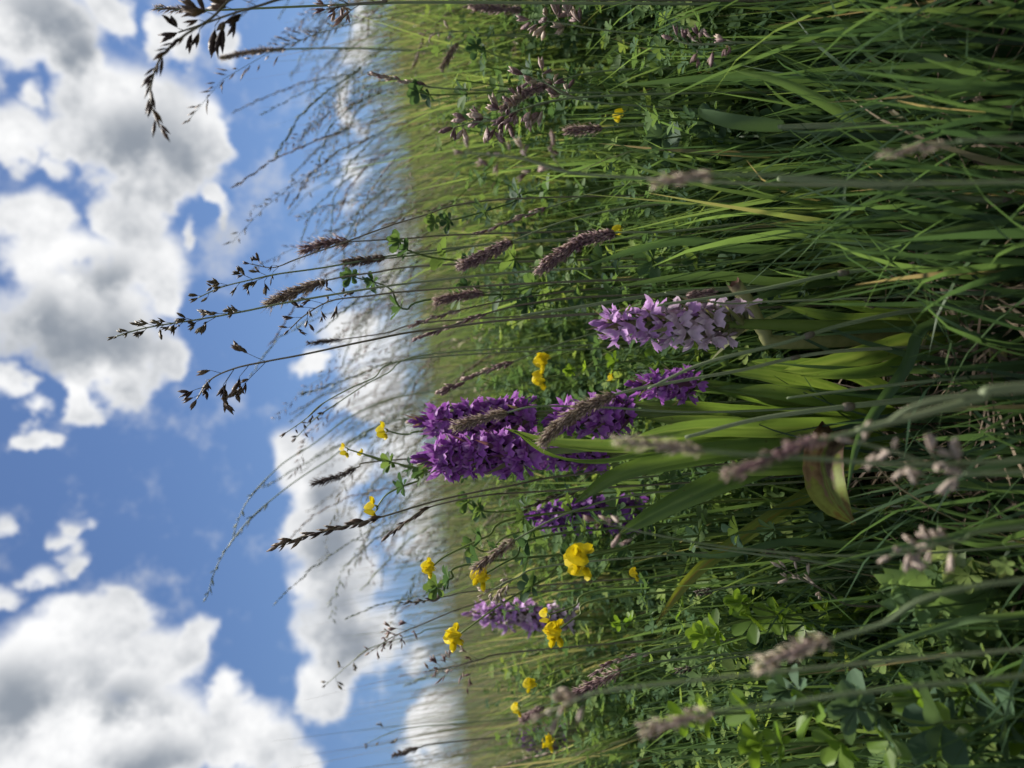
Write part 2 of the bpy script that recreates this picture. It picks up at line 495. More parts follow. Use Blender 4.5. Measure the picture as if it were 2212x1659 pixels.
def add_ribbon(mb, P, w, side, fold=.25, across=5, tone=.5, cup=0.0):
    """leaf blade along P; w per point, side = unit vectors of the width, folded along the midrib"""
    P = np.asarray(P, float); n = len(P)
    T = np.gradient(P, axis=0); T /= np.linalg.norm(T, axis=1)[:, None] + 1e-12
    S = np.broadcast_to(np.asarray(side, float), P.shape)
    S = S - T * (S * T).sum(1)[:, None]; S = S / (np.linalg.norm(S, axis=1)[:, None] + 1e-12)
    Nn = np.cross(T, S)
    u = np.linspace(-1, 1, across)
    w = np.asarray(w, float)
    prof = np.abs(u) * fold + cup * (u * u)
    v = P[:, None] + w[:, None, None] * .5 * (u[None, :, None] * S[:, None] + prof[None, :, None] * Nn[:, None])
    f = []
    for i in range(n - 1):
        for j in range(across - 1):
            a = i * across + j
            f.append((a, a + 1, a + across + 1, a + across))
    tn = tone if np.ndim(tone) == 0 else np.repeat(tone, across)
    mb.add(v.reshape(-1, 3), f, (), tn)


def rot_to(d, spin=0.0):
    """rotation taking +Z to d"""
    return (Vector(d).to_track_quat('Z', 'Y') @ Quaternion((0, 0, 1), spin)).to_matrix().to_4x4()


def view_side(P, twist=0.0):
    """a width direction across the line of sight, turned by twist about the blade"""
    P = np.asarray(P, float)
    T = np.gradient(P, axis=0); T /= np.linalg.norm(T, axis=1)[:, None] + 1e-12
    sight = P - eye_n; sight /= np.linalg.norm(sight, axis=1)[:, None]
    S = np.cross(T, sight); S /= np.linalg.norm(S, axis=1)[:, None] + 1e-12
    Bn = np.cross(T, S)
    tw = np.broadcast_to(np.asarray(twist, float), (len(P),))
    return S * np.cos(tw)[:, None] + Bn * np.sin(tw)[:, None]


def ground_below(p, dx=0.0, dy=0.0):
    x, y = p[0] + dx, p[1] + dy
    return Vector((x, y, gz(x, y)))

# ------------------------------------------------------------------ ground
def build_ground():
    rr = np.concatenate([np.linspace(0.0, 3, 26)[1:], np.geomspace(3.3, 900, 40)])
    aa = np.linspace(0, 2 * np.pi, 97)[:-1]
    xs = rr[:, None] * np.sin(aa)[None]; ys = rr[:, None] * np.cos(aa)[None]
    v = np.stack([xs, ys, gz_np(xs, ys)], -1).reshape(-1, 3)
    v = np.vstack([v, [[0, 0, gz(0, 0)]]])
    n, m = len(rr), len(aa)
    f = [(i * m + j, (i + 1) * m + j, (i + 1) * m + (j + 1) % m, i * m + (j + 1) % m) for i in range(n - 1) for j in range(m)]
    t = [(n * m, j, (j + 1) % m) for j in range(m)]
    o = part('ground', np_mesh('ground', v, [np.array(f), np.array(t)]), 'meadow_soil')
    o['kind'] = 'structure'


build_ground()

# ------------------------------------------------------------------ grass and ground cover (uncountable)
rng = np.random.default_rng(11)
# what the picture shows free of nearer blades: (x0, x1, y0, y1, distance)
CLEAR = [(1270, 1640, 630, 800, .60), (890, 1165, 835, 1055, .74), (1150, 1400, 840, 1030, .70), (1360, 1530, 775, 885, .68),
         (1140, 1400, 1070, 1180, .95), (1010, 1250, 1290, 1375, 1.0), (1225, 1300, 1160, 1250, .62), (1025, 1075, 1215, 1265, .66),
         (970, 1020, 1340, 1402, .72), (1170, 1235, 1310, 1385, .74), (915, 955, 1205, 1250, .7), (1150, 1200, 760, 830, .86),
         (1115, 1240, 1565, 1630, 1.5), (1740, 1865, 930, 1140, .58), (1500, 1950, 680, 960, .58), (1240, 1800, 960, 1150, .62), (1885, 2110, 1195, 1335, .55), (2010, 2130, 1365, 1450, .5),
         (1570, 1665, 585, 735, .61), (1680, 1800, 1215, 1295, .57), (1470, 1690, 1280, 1400, .59), (1405, 1610, 240, 325, .66), (960, 1200, 140, 285, .66)]


CLUMP = [(V(1700, 910, .70).x, V(1700, 910, .70).y, .085), (V(1900, 712, .62).x, V(1900, 712, .62).y, .05)]


def blades(base, height, width, az, lean, curl, twist, tone, segs=5, fold=False):
    n = len(base)
    d = np.stack([np.sin(az), np.cos(az), np.zeros(n)], -1)
    s0 = np.stack([np.cos(az), -np.sin(az), np.zeros(n)], -1)
    z = np.array([0, 0, 1.0])
    P = [base]
    for i in range(segs):
        t = (i + .5) / segs
        th = (lean + curl * t * t)[:, None]
        P.append(P[-1] + (height / segs)[:, None] * (np.cos(th) * z + np.sin(th) * d))
    P = np.stack(P, 1)
    V_ = np.empty((n, segs + 1, 2, 3))
    for i in range(segs + 1):
        t = i / segs
        w = width * (.65 + .35 * math.sin(math.pi * min(1, t * 1.4 + .1))) * (1 - t ** 3) + .0002
        ph = twist * (t - .3)
        nrm = np.cos(lean + curl * t * t)[:, None] * d - np.sin(lean + curl * t * t)[:, None] * z
        s = np.cos(ph)[:, None] * s0 + np.sin(ph)[:, None] * nrm
        V_[:, i, 0] = P[:, i] - s * w[:, None] * .5
        V_[:, i, 1] = P[:, i] + s * w[:, None] * .5
    return V_, P


def blade_mesh(name, V_, tone):
    n, k = V_.shape[:2]
    idx = (np.arange(n) * k * 2)[:, None]
    q0 = np.arange(k - 1) * 2
    f = np.stack([idx + q0, idx + q0 + 1, idx + q0 + 3, idx + q0 + 2], -1).reshape(-1, 4)
    tn = np.repeat(tone, k * 2) + np.tile(np.repeat(np.linspace(-.06, .06, k), 2), n)
    return np_mesh(name, V_.reshape(-1, 3), [f], np.clip(tn, 0, 1))


def keep_clear(P):
    n = len(P)
    ok = np.ones(n, bool)
    for i in range(P.shape[1]):
        x, y, d = proj(P[:, i])
        for x0, x1, y0, y1, dd in CLEAR:
            ok &= ~((x > x0) & (x < x1) & (y > y0) & (y < y1) & (d < dd) & (d > 0))
        ok &= d > .30
    for (cx0, cy0, rad) in CLUMP:
        ok &= np.hypot(P[:, 0, 0] - cx0, P[:, 0, 1] - cy0) > rad
    return ok


def wedge(n, r0, r1, half=R(36), power=1.0):
    u = rng.random(n)
    r = (r0 ** (2 - power) + u * (r1 ** (2 - power) - r0 ** (2 - power))) ** (1 / (2 - power)) if power != 2 else r0 * (r1 / r0) ** u
    a = rng.uniform(-half, half, n)
    x, y = r * np.sin(a), r * np.cos(a)
    return np.stack([x, y, gz_np(x, y) - .005], -1), r


def stuff(name, mesh, mat, label):
    o = part(name, mesh, mat)
    o['kind'] = 'stuff'; o['label'] = label; o['category'] = name.split('_')[-1] if name != 'grass' else 'grass'
    return o


def build_grass():
    WIND = R(-90)                                   # tips lean to the left of the upright scene
    # near sward
    n = 7200
    base, r = wedge(n, .60, 1.7, R(40), 1.25)
    tuft = np.sin(base[:, 0] * 23 + 2 * np.sin(base[:, 1] * 17)) * np.cos(base[:, 1] * 19 + base[:, 0] * 7)
    h = rng.uniform(.13, .33, n) * (1 + .25 * tuft)
    h = np.where(r < .85, h * .85, h)
    az = WIND + rng.normal(0, 1.5, n)
    lean = np.abs(rng.normal(.07, .10, n)); curl = rng.uniform(.0, .95, n) ** 1.8
    w = rng.choice([.0024, .0036, .005, .007, .0095], n, p=[.16, .26, .27, .19, .12]) * rng.uniform(.8, 1.2, n)
    tone = np.clip(.42 + .17 * tuft + rng.normal(0, .17, n), 0, .9)
    dead = rng.random(n) < .014; tone[dead] = rng.uniform(.93, 1, dead.sum())
    V_, P = blades(base, h, w, az, lean, curl, rng.normal(0, 1.2, n), tone, 6)
    ok = keep_clear(P)
    V_, tone = V_[ok], tone[ok]
    stuff('grass', blade_mesh('grass', V_, tone), 'grass_blade', 'long green grass blades filling the near meadow')
    # low, sparse grass at the photographer's feet
    n = 1900
    base, r = wedge(n, .44, .64, R(42), 1.0)
    h = rng.uniform(.07, .22, n); az = rng.uniform(0, 6.28, n)
    V_, P = blades(base, h, rng.uniform(.0025, .0078, n), az, np.abs(rng.normal(.1, .2, n)), rng.uniform(0, 1.1, n) ** 1.6, rng.normal(0, 1, n), None, 6)
    tone = np.clip(rng.normal(.18, .15, n), 0, .9); dead = rng.random(n) < .04; tone[dead] = rng.uniform(.93, 1, dead.sum())
    ok = keep_clear(P)
    stuff('grass', blade_mesh('short_grass', V_[ok], tone[ok]), 'grass_blade', 'short dark grass low over the bare soil in front')
    # middle distance: tall enough to hide the field behind it and to fray the skyline
    for n, r0, r1, h0, h1, w0, w1, lb in ((9500, 1.15, 2.6, .26, .50, .0035, .0085, 'tall bright grass blades behind the flowers'),
                                          (26000, 2.4, 7.0, .24, .50, .0045, .0095, 'sunlit yellow green grass in the middle of the meadow')):
        base, r = wedge(n, r0, r1, R(35), 1.15)
        tuft = np.sin(base[:, 0] * 7 + 1.6 * np.sin(base[:, 1] * 4)) * np.cos(base[:, 1] * 5.1 + base[:, 0] * 3)
        h = rng.uniform(h0, h1, n) * (1 + .16 * tuft) + .10 * rng.random(n) ** 5
        h *= np.where(base[:, 0] / r > -.2, 1.0, .9)
        az = WIND + rng.normal(0, 1.1, n)
        lean = np.abs(rng.normal(.13, .11, n)); curl = rng.uniform(0, .8, n) ** 1.3
        w = rng.uniform(w0, w1, n) * np.clip(r / 2.6, 1, 1.9)
        tone = np.clip(.46 + .20 * tuft + .10 * np.tanh(base[:, 0] / r * 3) + rng.normal(0, .22, n), 0, 1)
        brown = (base[:, 0] / r < -.15) & (rng.random(n) < .35); tone[brown] = rng.uniform(.9, 1, brown.sum())
        V_, P = blades(base, h, w, az, lean, curl, rng.normal(0, 1, n), tone, 5)
        ok = keep_clear(P)
        stuff('grass', blade_mesh('middle_grass', V_[ok], tone[ok]), 'meadow_far', lb)
    # far meadow
    n = 45000
    base, r = wedge(n, 5.5, 70, R(33), 1.55)
    h = rng.uniform(.24, .44, n) + .16 * rng.random(n) ** 4
    az = WIND + rng.normal(0, 1.2, n)
    tone = np.clip(.5 + .12 * np.sin(base[:, 0] * .9) * np.cos(base[:, 1] * .7) + .16 * np.tanh(base[:, 0] / r * 3) + rng.normal(0, .26, n), 0, 1)
    V_, P = blades(base, h, .0026 * r * rng.uniform(.6, 1.3, n), az, np.abs(rng.normal(.15, .12, n)), rng.uniform(0, .7, n), rng.normal(0, 1, n), tone, 3)
    stuff('grass', blade_mesh('far_grass', V_, tone), 'meadow_far', 'distant blurred meadow grass along the skyline')


build_grass()


def build_stems():
    # straight flowering stems that fray the skyline
    n = 15000
    base, r = wedge(n, 1.3, 9, R(33), 1.3)
    side = base[:, 0] / r
    h = rng.uniform(.34, .60, n) + .045 * np.sqrt(r) * rng.random(n) + .16 * rng.random(n) ** 3
    left = side < -.12
    h = np.where(left, h + .07 * rng.random(n), h)
    tone = np.clip(rng.normal(.5, .25, n), 0, 1)
    V_, P = blades(base, h, (.0010 + .0005 * r) * rng.uniform(.6, 1.3, n), R(-90) + rng.normal(0, .6, n), np.where(left, .5, 1.0) * np.abs(rng.normal(.14, .10, n)), np.where(left, .4, 1.0) * rng.uniform(0, .55, n), rng.normal(0, .5, n), tone, 5)
    stuff('grass', blade_mesh('grass_stems', V_, tone), 'wisp', 'fine upright grass stems fraying the skyline')


build_stems()


def build_litter():
    n = 2600
    base, r = wedge(n, .42, 1.1, R(42), 1.2)
    base[:, 2] += rng.uniform(.004, .05, n) ** 1.0
    az = rng.uniform(0, 6.28, n)
    V_, P = blades(base, rng.uniform(.03, .15, n), rng.uniform(.0008, .0035, n), az, rng.uniform(1.1, 1.6, n), rng.uniform(-.3, .5, n), rng.normal(0, 1, n), None, 4)
    tone = rng.random(n)
    stuff('straw_litter', blade_mesh('straw_litter', V_, tone), 'straw', 'dry brown straw and dead blades on the soil')


build_litter()


def build_wisps(n, low):
    """the crowd of thin flowering stems that stands against the sky, too blurred to count"""
    mb = MB()
    r = 1.25 + 3.6 * rng.random(n)
    a = np.where(rng.random(n) < .62, rng.uniform(-.1, .56, n), rng.uniform(-.56, .56, n))
    for i in range(n):
        x, y = r[i] * math.sin(a[i]), r[i] * math.cos(a[i])
        k = 1.0 if a[i] > -.12 else .78
        h = rng.uniform(.42, .86) * k + .04 * (r[i] - 1)
        h = min(h, .45 + .05 * x + .26 * r[i])
        if low: h = rng.uniform(.30, .47)
        lean = rng.uniform(.02, .5) if a[i] > -.2 else rng.uniform(-.12, .25)
        droop = rng.uniform(.2, 1.3) * (1 if a[i] > -.2 else .35)
        m = 10
        p = np.array([x, y, gz(x, y)]); P = [p]
        side = rng.normal(0, .5)
        kink = rng.normal(0, .05, m)
        for j in range(m):
            t = (j + .5) / m
            th = kink[j] + lean * .4 + lean * t + droop * max(0, t - .6) ** 1.5 * 4
            p = p + h / m * np.array([-math.sin(th), side * math.sin(th), math.cos(th)]); P.append(p)
        P = np.array(P)
        wr = .0005 + .00018 * r[i]
        tone = min(1, max(0, rng.normal(.4, .22)))
        S = np.stack([np.cos(np.full(m + 1, a[i])), -np.sin(np.full(m + 1, a[i])), np.zeros(m + 1)], -1)
        rad = np.linspace(1.2, .5, m + 1) * wr
        v = np.stack([P - S * rad[:, None], P + S * rad[:, None], P + np.array([0, 1, 0]) * rad[:, None] * 1.2], 1).reshape(-1, 3)
        f = []
        for j in range(m):
            for c in range(3):
                b0, b1 = j * 3 + c, j * 3 + (c + 1) % 3
                f.append((b0, b1, b1 + 3, b0 + 3))
        mb.add(v, f, (), tone * .8)
        kind = rng.random()
        top = int(m * rng.uniform(.66, .8))
        T = P[-1] - P[-2]
        cnt = int(rng.integers(18, 46))
        for c in range(cnt):
            s = top + (m - top) * (c + .5) / cnt
            j = min(int(s), m - 1); q_ = P[j] + (P[j + 1] - P[j]) * (s - j)
            ax = P[j + 1] - P[j]; ax = ax / np.linalg.norm(ax)
            spread = (.22 if kind < .55 else .8)
            out = rng.normal(0, 1, 3); out -= ax * out.dot(ax); out /= np.linalg.norm(out) + 1e-9
            dd = ax + out * spread
            off = out * (0 if kind < .55 else rng.uniform(0, .012) * (1.2 - c / cnt))
            add_spindle(mb, q_ + off, dd, rng.uniform(.009, .021), .0010 + .00045 * r[i], 3, min(1, tone + .35 * (kind > .3)))
    if low: stuff('flowering_grass', mb.mesh('low_flowering_grass'), 'seed_pale', 'soft pinkish beige grass heads hazing the meadow below the skyline')
    else: stuff('flowering_grass', mb.mesh('flowering_grass'), 'wisp', 'thin blurred flowering grass stems bending against the sky')


build_wisps(700, False)
build_wisps(420, True)


def leaflet_pts(L, W):
    """outline of an obovate leaflet in its own plane: base, left side, tip, right side"""
    return np.array([[0, 0], [-.32 * W, .35 * L], [-.5 * W, .66 * L], [-.28 * W, .92 * L], [0, L], [.28 * W, .92 * L], [.5 * W, .66 * L], [.32 * W, .35 * L]])


def add_leaf(mb, p, d, nrm, L, tone, count=5, wk=.58):
    """compound leaf: leaflets fan out from one shared point"""
    d = np.asarray(d, float); d /= np.linalg.norm(d) + 1e-9
    nrm = np.asarray(nrm, float); nrm = nrm - d * nrm.dot(d); nrm /= np.linalg.norm(nrm) + 1e-9
    s = np.cross(d, nrm)
    angs = {3: (-1.15, 0, 1.15), 5: (-1.05, 0, 1.05, -2.3, 2.3)}[count]
    vs = [np.asarray(p, float)]; f4 = []; f3 = []
    for ai, ang in enumerate(angs):
        k = (1.0 if ai < 3 else .72) * random.uniform(.85, 1.12)
        dr = math.cos(ang) * d + math.sin(ang) * s
        sr = -math.sin(ang) * d + math.cos(ang) * s
        up_ = nrm + .35 * dr * random.uniform(-.6, .4); lift = random.uniform(-.05, .45)
        o = leaflet_pts(L * k, L * wk * k)
        b = len(vs)
        for (uu, vv) in o[1:]:
            cup_ = abs(uu) * .45
            vs.append(vs[0] + dr * vv * math.cos(lift) + sr * uu + up_ * (cup_ + vv * math.sin(lift)))
        # b..b+6 : l1 l2 l3 tip r3 r2 r1
        f4 += [(0, b + 6, b + 3, b), ]
        f4 += [(b, b + 3, b + 2, b + 1), (b + 6, b + 5, b + 4, b + 3)]
    mb.add(np.array(vs), f4, f3, tone)


def build_ground_cover():
    mb = MB()
    n = 2400
    for i in range(n):
        for _ in range(20):
            rr_ = .74 + 1.0 * rng.random() ** 1.3; a = rng.uniform(-.62, .62)
            if i % 5 == 0: rr_ = rng.uniform(.50, .80); a = rng.uniform(-.74, -.33)
            x, y = rr_ * math.sin(a), rr_ * math.cos(a)
            hh = rng.uniform(.14, .41) if rr_ > 1.0 else (rng.uniform(.07, .26) if rr_ > .72 else rng.uniform(.05, .15))
            top = np.array([[x - .02, y, gz(x, y) + hh]])
            if keep_clear(np.stack([top, top - [0, 0, hh * .5]], 1))[0]: break
        else: continue
        lean = rng.normal(0, .35); la = rng.uniform(0, 6.28)
        p0 = np.array([x, y, gz(x, y)])
        tip = p0 + np.array([math.sin(la) * lean * hh - .1 * hh, math.cos(la) * lean * hh, hh])
        P = curve([p0, p0 * .5 + tip * .5 + rng.normal(0, .012, 3), tip], 6)
        add_tube(mb, P, .0008, 3, .75)
        tone = np.clip(rng.normal(.42, .22) + (.25 if a < -.33 and rr_ < .85 else 0), .02, .98)
        k = int(3 + hh / .036)
        for j in range(k):
            t = (.22 if hh < .25 else .42) + (.78 if hh < .25 else .58) * j / max(1, k - 1)
            q_ = p0 + (tip - p0) * t + rng.normal(0, .002, 3)
            q_ = P[min(5, int(t * 5))] * (1 - (t * 5) % 1) + P[min(5, int(t * 5) + 1)] * ((t * 5) % 1)
            ang = j * 2.4 + la
            d = np.array([math.sin(ang), math.cos(ang), rng.uniform(.0, .7)])
            add_leaf(mb, q_ + d * .002, d, [0, 0, 1.0] + rng.normal(0, .35, 3), rng.uniform(.0105, .018) * (1 if t < .9 else .7), np.clip(tone + rng.normal(0, .1) + .18 * (t > .85), 0, 1), 5)
    stuff('clover_foliage', mb.mesh('clover_foliage'), 'legume', 'mass of small clover leaves between the grass')


build_ground_cover()

# ------------------------------------------------------------------ orchids
random.seed(5)


def petal_strip(c, d, s, L, W, bend, ci=0, segs=3):
    """ovate petal from the shared centre; returns vertices (without centre) and faces with local numbering from 1"""
    d = np.asarray(d, float); d /= np.linalg.norm(d); s = np.asarray(s, float); s = s - d * s.dot(d); s /= np.linalg.norm(s)
    nrm = np.cross(s, d)
    vs = []
    prof = [.75, 1.0, .62]
    for i in range(segs):
        t = (i + 1) / (segs + .75)
        q_ = c + d * L * t + nrm * bend * L * t * t
        vs += [q_ - s * W * .5 * prof[i] + nrm * W * .10, q_ + s * W * .5 * prof[i] + nrm * W * .10]
    vs.append(c + d * L + nrm * bend * L)
    return vs


def flower_mesh(name, rnd, spread=1.0):
    c = np.array([.0085, 0, .002])
    vs = [c]; f3 = []; f4 = []; mx = [(.75, 0, 0)]

    def strip(d, s, L, W, bend, dark=0.0):
        b = len(vs)
        v = petal_strip(c, d, s, L, W, bend)
        vs.extend(v)
        f3.append((0, b + 1, b))
        f4.append((b, b + 1, b + 3, b + 2)); f4.append((b + 2, b + 3, b + 5, b + 4)); f3.append((b + 4, b + 5, b + 6))
        e_ = rnd.uniform(.1, .75); mx.extend([(.30, dark, 0)] * 2 + [(0, rnd.uniform(0, .3), 0)] * 2 + [(e_, 0, 0)] * 3)
    r = lambda k: rnd.uniform(-k, k)
    # wing-like lateral sepals, dorsal sepal and two petals as a hood
    strip((.30 + r(.3), .75, .75 + r(.35)), (.6, 0, .5), .0112, .0040, .18 + r(.15))
    strip((.30 + r(.3), -.75, .75 + r(.35)), (.6, 0, -.5), .0112, .0040, -.18 + r(.15))
    strip((.55, .1 + r(.2), .85), (0, 1, 0), .0082, .0040, -.35)
    strip((.75, .35, .62), (0, 1, .3), .0072, .0034, -.30)
    strip((.75, -.35, .62), (0, 1, -.3), .0072, .0034, -.30)
    # broad three-lobed lip, folded back at its sides
    b = len(vs); nu, nv = 7, 3
    dl = np.array([.62 + r(.12), 0, -.78]); dl /= np.linalg.norm(dl); nn = np.array([dl[2] * -1, 0, dl[0]])
    for j in range(nv):
        t = (j + 1) / nv
        for i in range(nu):
            u = -1 + 2 * i / (nu - 1)
            lobe = 1.0 - .13 * abs(math.cos(u * math.pi * 1.0)) * 0 - .22 * abs(u) ** 2 + .13 * math.cos(u * 9.4)
            w = .0050 * (.35 + .65 * math.sin(min(1.0, t * .8 + .12) * math.pi / 2)) * spread
            q_ = c + dl * .0090 * t * (lobe if j == nv - 1 else 1) + np.array([0, 1, 0]) * u * w - nn * (.0030 * u * u * t - .0012 * t) + nn * r(.0005)
            vs.append(q_)
            dk = .75 if (j == 0 and abs(u) < .7) else (.45 * rnd.random() if j == 1 else 0)
            mx.append((.55 if j == 0 and abs(u) < .4 else (.35 * rnd.random() if j == nv - 1 else .1 * rnd.random()), dk * .7, 0))
    for i in range(nu - 1):
        f3.append((0, b + i, b + i + 1))
        for j in range(nv - 1):
            a = b + j * nu + i
            f4.append((a, a + nu, a + nu + 1, a + 1))
    # spur and ovary, both starting in the centre
    for (d, L, rad, gr) in (((-.55, 0, -.83), .0080, .0012, 0), ((-1, 0, -.35), .0095, .0014, 1)):
        d = np.array(d); d /= np.linalg.norm(d); s = np.array([0, 1.0, 0]); bb = np.cross(d, s)
        b = len(vs)
        for t, k in ((.3, 1.0), (.75, .85)):
            for a in range(4):
                vs.append(c + d * L * t + rad * k * (math.cos(a * 1.5708) * s + math.sin(a * 1.5708) * bb)); mx.append((.1, 0, gr))
        vs.append(c + d * L); mx.append((0, 0, gr))
        for a in range(4):
            k = (a + 1) % 4
            f3.append((0, b + k, b + a)); f4.append((b + a, b + k, b + 4 + k, b + 4 + a)); f3.append((b + 4 + a, b + 4 + k, b + 8))
    return np_mesh(name, np.array(vs), [np.array(f4), np.array(f3)], None, np.array(mx))


def bud_mesh(name):
    mb = MB()
    P = np.array([[0, 0, 0], [.0015, 0, .0016], [.004, 0, .004], [.0065, 0, .0068], [.008, 0, .0086]])
    add_tube(mb, P, [.0007, .0016, .0024, .0019, .0004], 6)
    n = mb.n
    return np_mesh(name, np.concatenate(mb.v), [np.concatenate(mb.f4), np.concatenate(mb.f3)], None, np.tile([.0, .42, .0], (n, 1)))


def bract_mesh(name, L, W, bend):
    mb = MB()
    t = np.linspace(0, 1, 6)
    P = np.stack([.0015 + L * .75 * t ** 1.0 * np.cos(bend * t), np.zeros(6), L * .62 * t + L * .25 * np.sin(bend * t)], -1)
    add_ribbon(mb, P, W * np.array([.8, 1, .85, .6, .32, .03]), np.tile([0, 1.0, 0], (6, 1)), .5, 3)
    return mb.mesh(name)


_r = random.Random(3)
FLOWER_V = {k: [flower_mesh('flower', _r, 1.0 + .12 * i / 5) for i in range(6)] for k in ('purple_petal', 'violet_petal', 'lilac_petal', 'faded_petal')}
BUD_V = {k: bud_mesh('bud') for k in FLOWER_V}
BRACT_V = {m: [bract_mesh('bract', .019, .0036, .2), bract_mesh('bract', .024, .0042, .5), bract_mesh('bract', .016, .0032, .0)] for m in ('bract', 'bract_green')}


_pb_ = MB(); add_tube(_pb_, np.array([[0, 0, 0], [0, 0, .003], [.0004, 0, .008], [.0004, 0, .012], [0, 0, .0145]]), [.0008, .0021, .0028, .0021, .0007], 6)
POD = _pb_.mesh('seed_pod')


def orchid(label, tip, foot, stem_pts, radius, n_flowers, petal, scale=1.0, buds=7, leaves=(), bract='bract', faded=0.0, stem_r=.0036, low_bracts=True, n_low=3, shed=0.0, bract_k=1.0):
    """tip and foot of the flower spike, then the stem's points down to the soil (world)"""
    tip, foot = Vector(tip), Vector(foot)
    base = Vector(stem_pts[-1])
    root = thing('orchid', label, 'orchid', base, 'marsh orchids in flower')
    P = curve([tip, tip.lerp(foot, .5), foot] + [Vector(p) for p in stem_pts], 26) - np.array(base)
    mb = MB()
    add_tube(mb, P, np.concatenate([np.linspace(.0012, stem_r * .85, 10), np.linspace(stem_r * .85, stem_r * 1.15, 16)]), 8)
    stem = part('stem', mb.mesh('stem'), 'orchid_stem', root)
    ax0, ax1 = foot - base, tip - base
    axis = (ax1 - ax0); length = axis.length; axis = axis.normalized()
    spike = MB()
    Q = np.array([tuple(ax0.lerp(ax1, t)) for t in np.linspace(0, 1.0, 8)])
    add_tube(spike, Q, np.linspace(stem_r * .8, .0012, 8), 6, .3)
    sp = part('flower_spike', spike.mesh('flower_spike'), bract, root)
    frame = rot_to(axis)
    ga = random.uniform(0, 6)
    n_flowers = int(n_flowers * 1.34)
    for i in range(n_flowers + buds):
        t = .01 + .97 * i / (n_flowers + buds - 1)
        bud = i >= n_flowers
        ang = ga + i * 2.39996 + random.uniform(-.25, .25)
        taper = math.sqrt(max(0.05, 1 - max(0, (t - .35) / .66) ** 1.8)) if not bud else .55
        k = scale * (radius / .0153) * (.62 + .38 * taper) * random.uniform(.78, 1.10)
        pos = ax0.lerp(ax1, t)
        rot = frame @ Matrix.Rotation(ang, 4, 'Z')
        up_tilt = .10 + .55 * t ** 2 if not bud else .5 + .5 * random.random()
        rot = rot @ Matrix.Rotation(-up_tilt * .8 + random.uniform(-.3, .3), 4, 'Y') @ Matrix.Rotation(random.uniform(-.5, .5), 4, 'X')
        m = Matrix.Translation(pos) @ rot @ Matrix.Scale(k, 4)
        if bud:
            part('bud', BUD_V[petal], petal, sp, m @ Matrix.Scale(random.uniform(.8, 1.15), 4))
        elif random.random() >= shed * max(0, 1 - t * 2.2):
            pm = 'faded_petal' if random.random() < faded * max(0, 1.15 - 1.7 * t) else petal
            part('flower', random.choice(FLOWER_V[pm]), pm, sp, m)
        if shed and t < .5 and not bud:              # swelling seed pods where the flowers are over
            part('seed_pod', POD, 'bract_green', sp, Matrix.Translation(pos) @ frame @ Matrix.Rotation(ang, 4, 'Z') @ Matrix.Rotation(.75 + random.uniform(-.2, .25), 4, 'Y') @ Matrix.Scale(scale * random.uniform(.8, 1.1), 4))
        if i % 2 == 0 or t < .3 or bud or bract_k > 1:
            mr = frame @ Matrix.Rotation(ang + .15, 4, 'Z') @ Matrix.Rotation(random.uniform(-.35, .15) - .25 * t, 4, 'Y')
            kb = k * bract_k * (1.15 - .45 * t) * random.uniform(.8, 1.1) * (1.25 if t < .1 else 1)
            part('bract', random.choice(BRACT_V[bract]), bract, sp, Matrix.Translation(pos - axis * .003) @ mr @ Matrix.Scale(kb, 4))
    for lf in leaves:
        add_orchid_leaf(root, base, *lf)
    return root


def add_orchid_leaf(root, base, pts, width, twist=.3, mat='orchid_leaf', fold=.35, tones=None, blunt=False):
    n = 16
    P = curve(pts, n)
    t = np.linspace(0, 1, n)
    w = width * np.clip(np.sin(np.pi * np.clip(t * .80 + .20, 0, 1)) ** .55, .02, 1)
    if blunt: w = width * np.clip((1 - t ** 5) * (.72 + .28 * np.sin(3 * t)), .08, 1)
    tw = np.linspace(twist, -twist * .3, n) if np.isscalar(twist) else np.interp(t, np.linspace(0, 1, len(twist)), twist)
    S = view_side(P, tw)
    mb = MB()
    add_ribbon(mb, P - np.array(base), w, S, fold, 11, .5 if tones is None else np.interp(t, np.linspace(0, 1, len(tones)), tones))
    v = np.concatenate(mb.v)
    vein = np.array([random.uniform(-.26, .26) for _ in range(11)]); vein[5] += .3
    mb.t = [np.clip(mb.t[0] + np.tile(vein, n), 0, 1)]
    mb.v = [v + np.random.default_rng(len(pts)).normal(0, .0003, v.shape)]
    return part('leaf', mb.mesh('leaf'), mat, root)


def VV(*pts):
    return [V(*p) for p in pts]


def soil(x, y, d):
    """the point of the soil under the view point (x, y) at distance d"""
    p = V(x, y, d)
    return Vector((p.x, p.y, gz(p.x, p.y)))


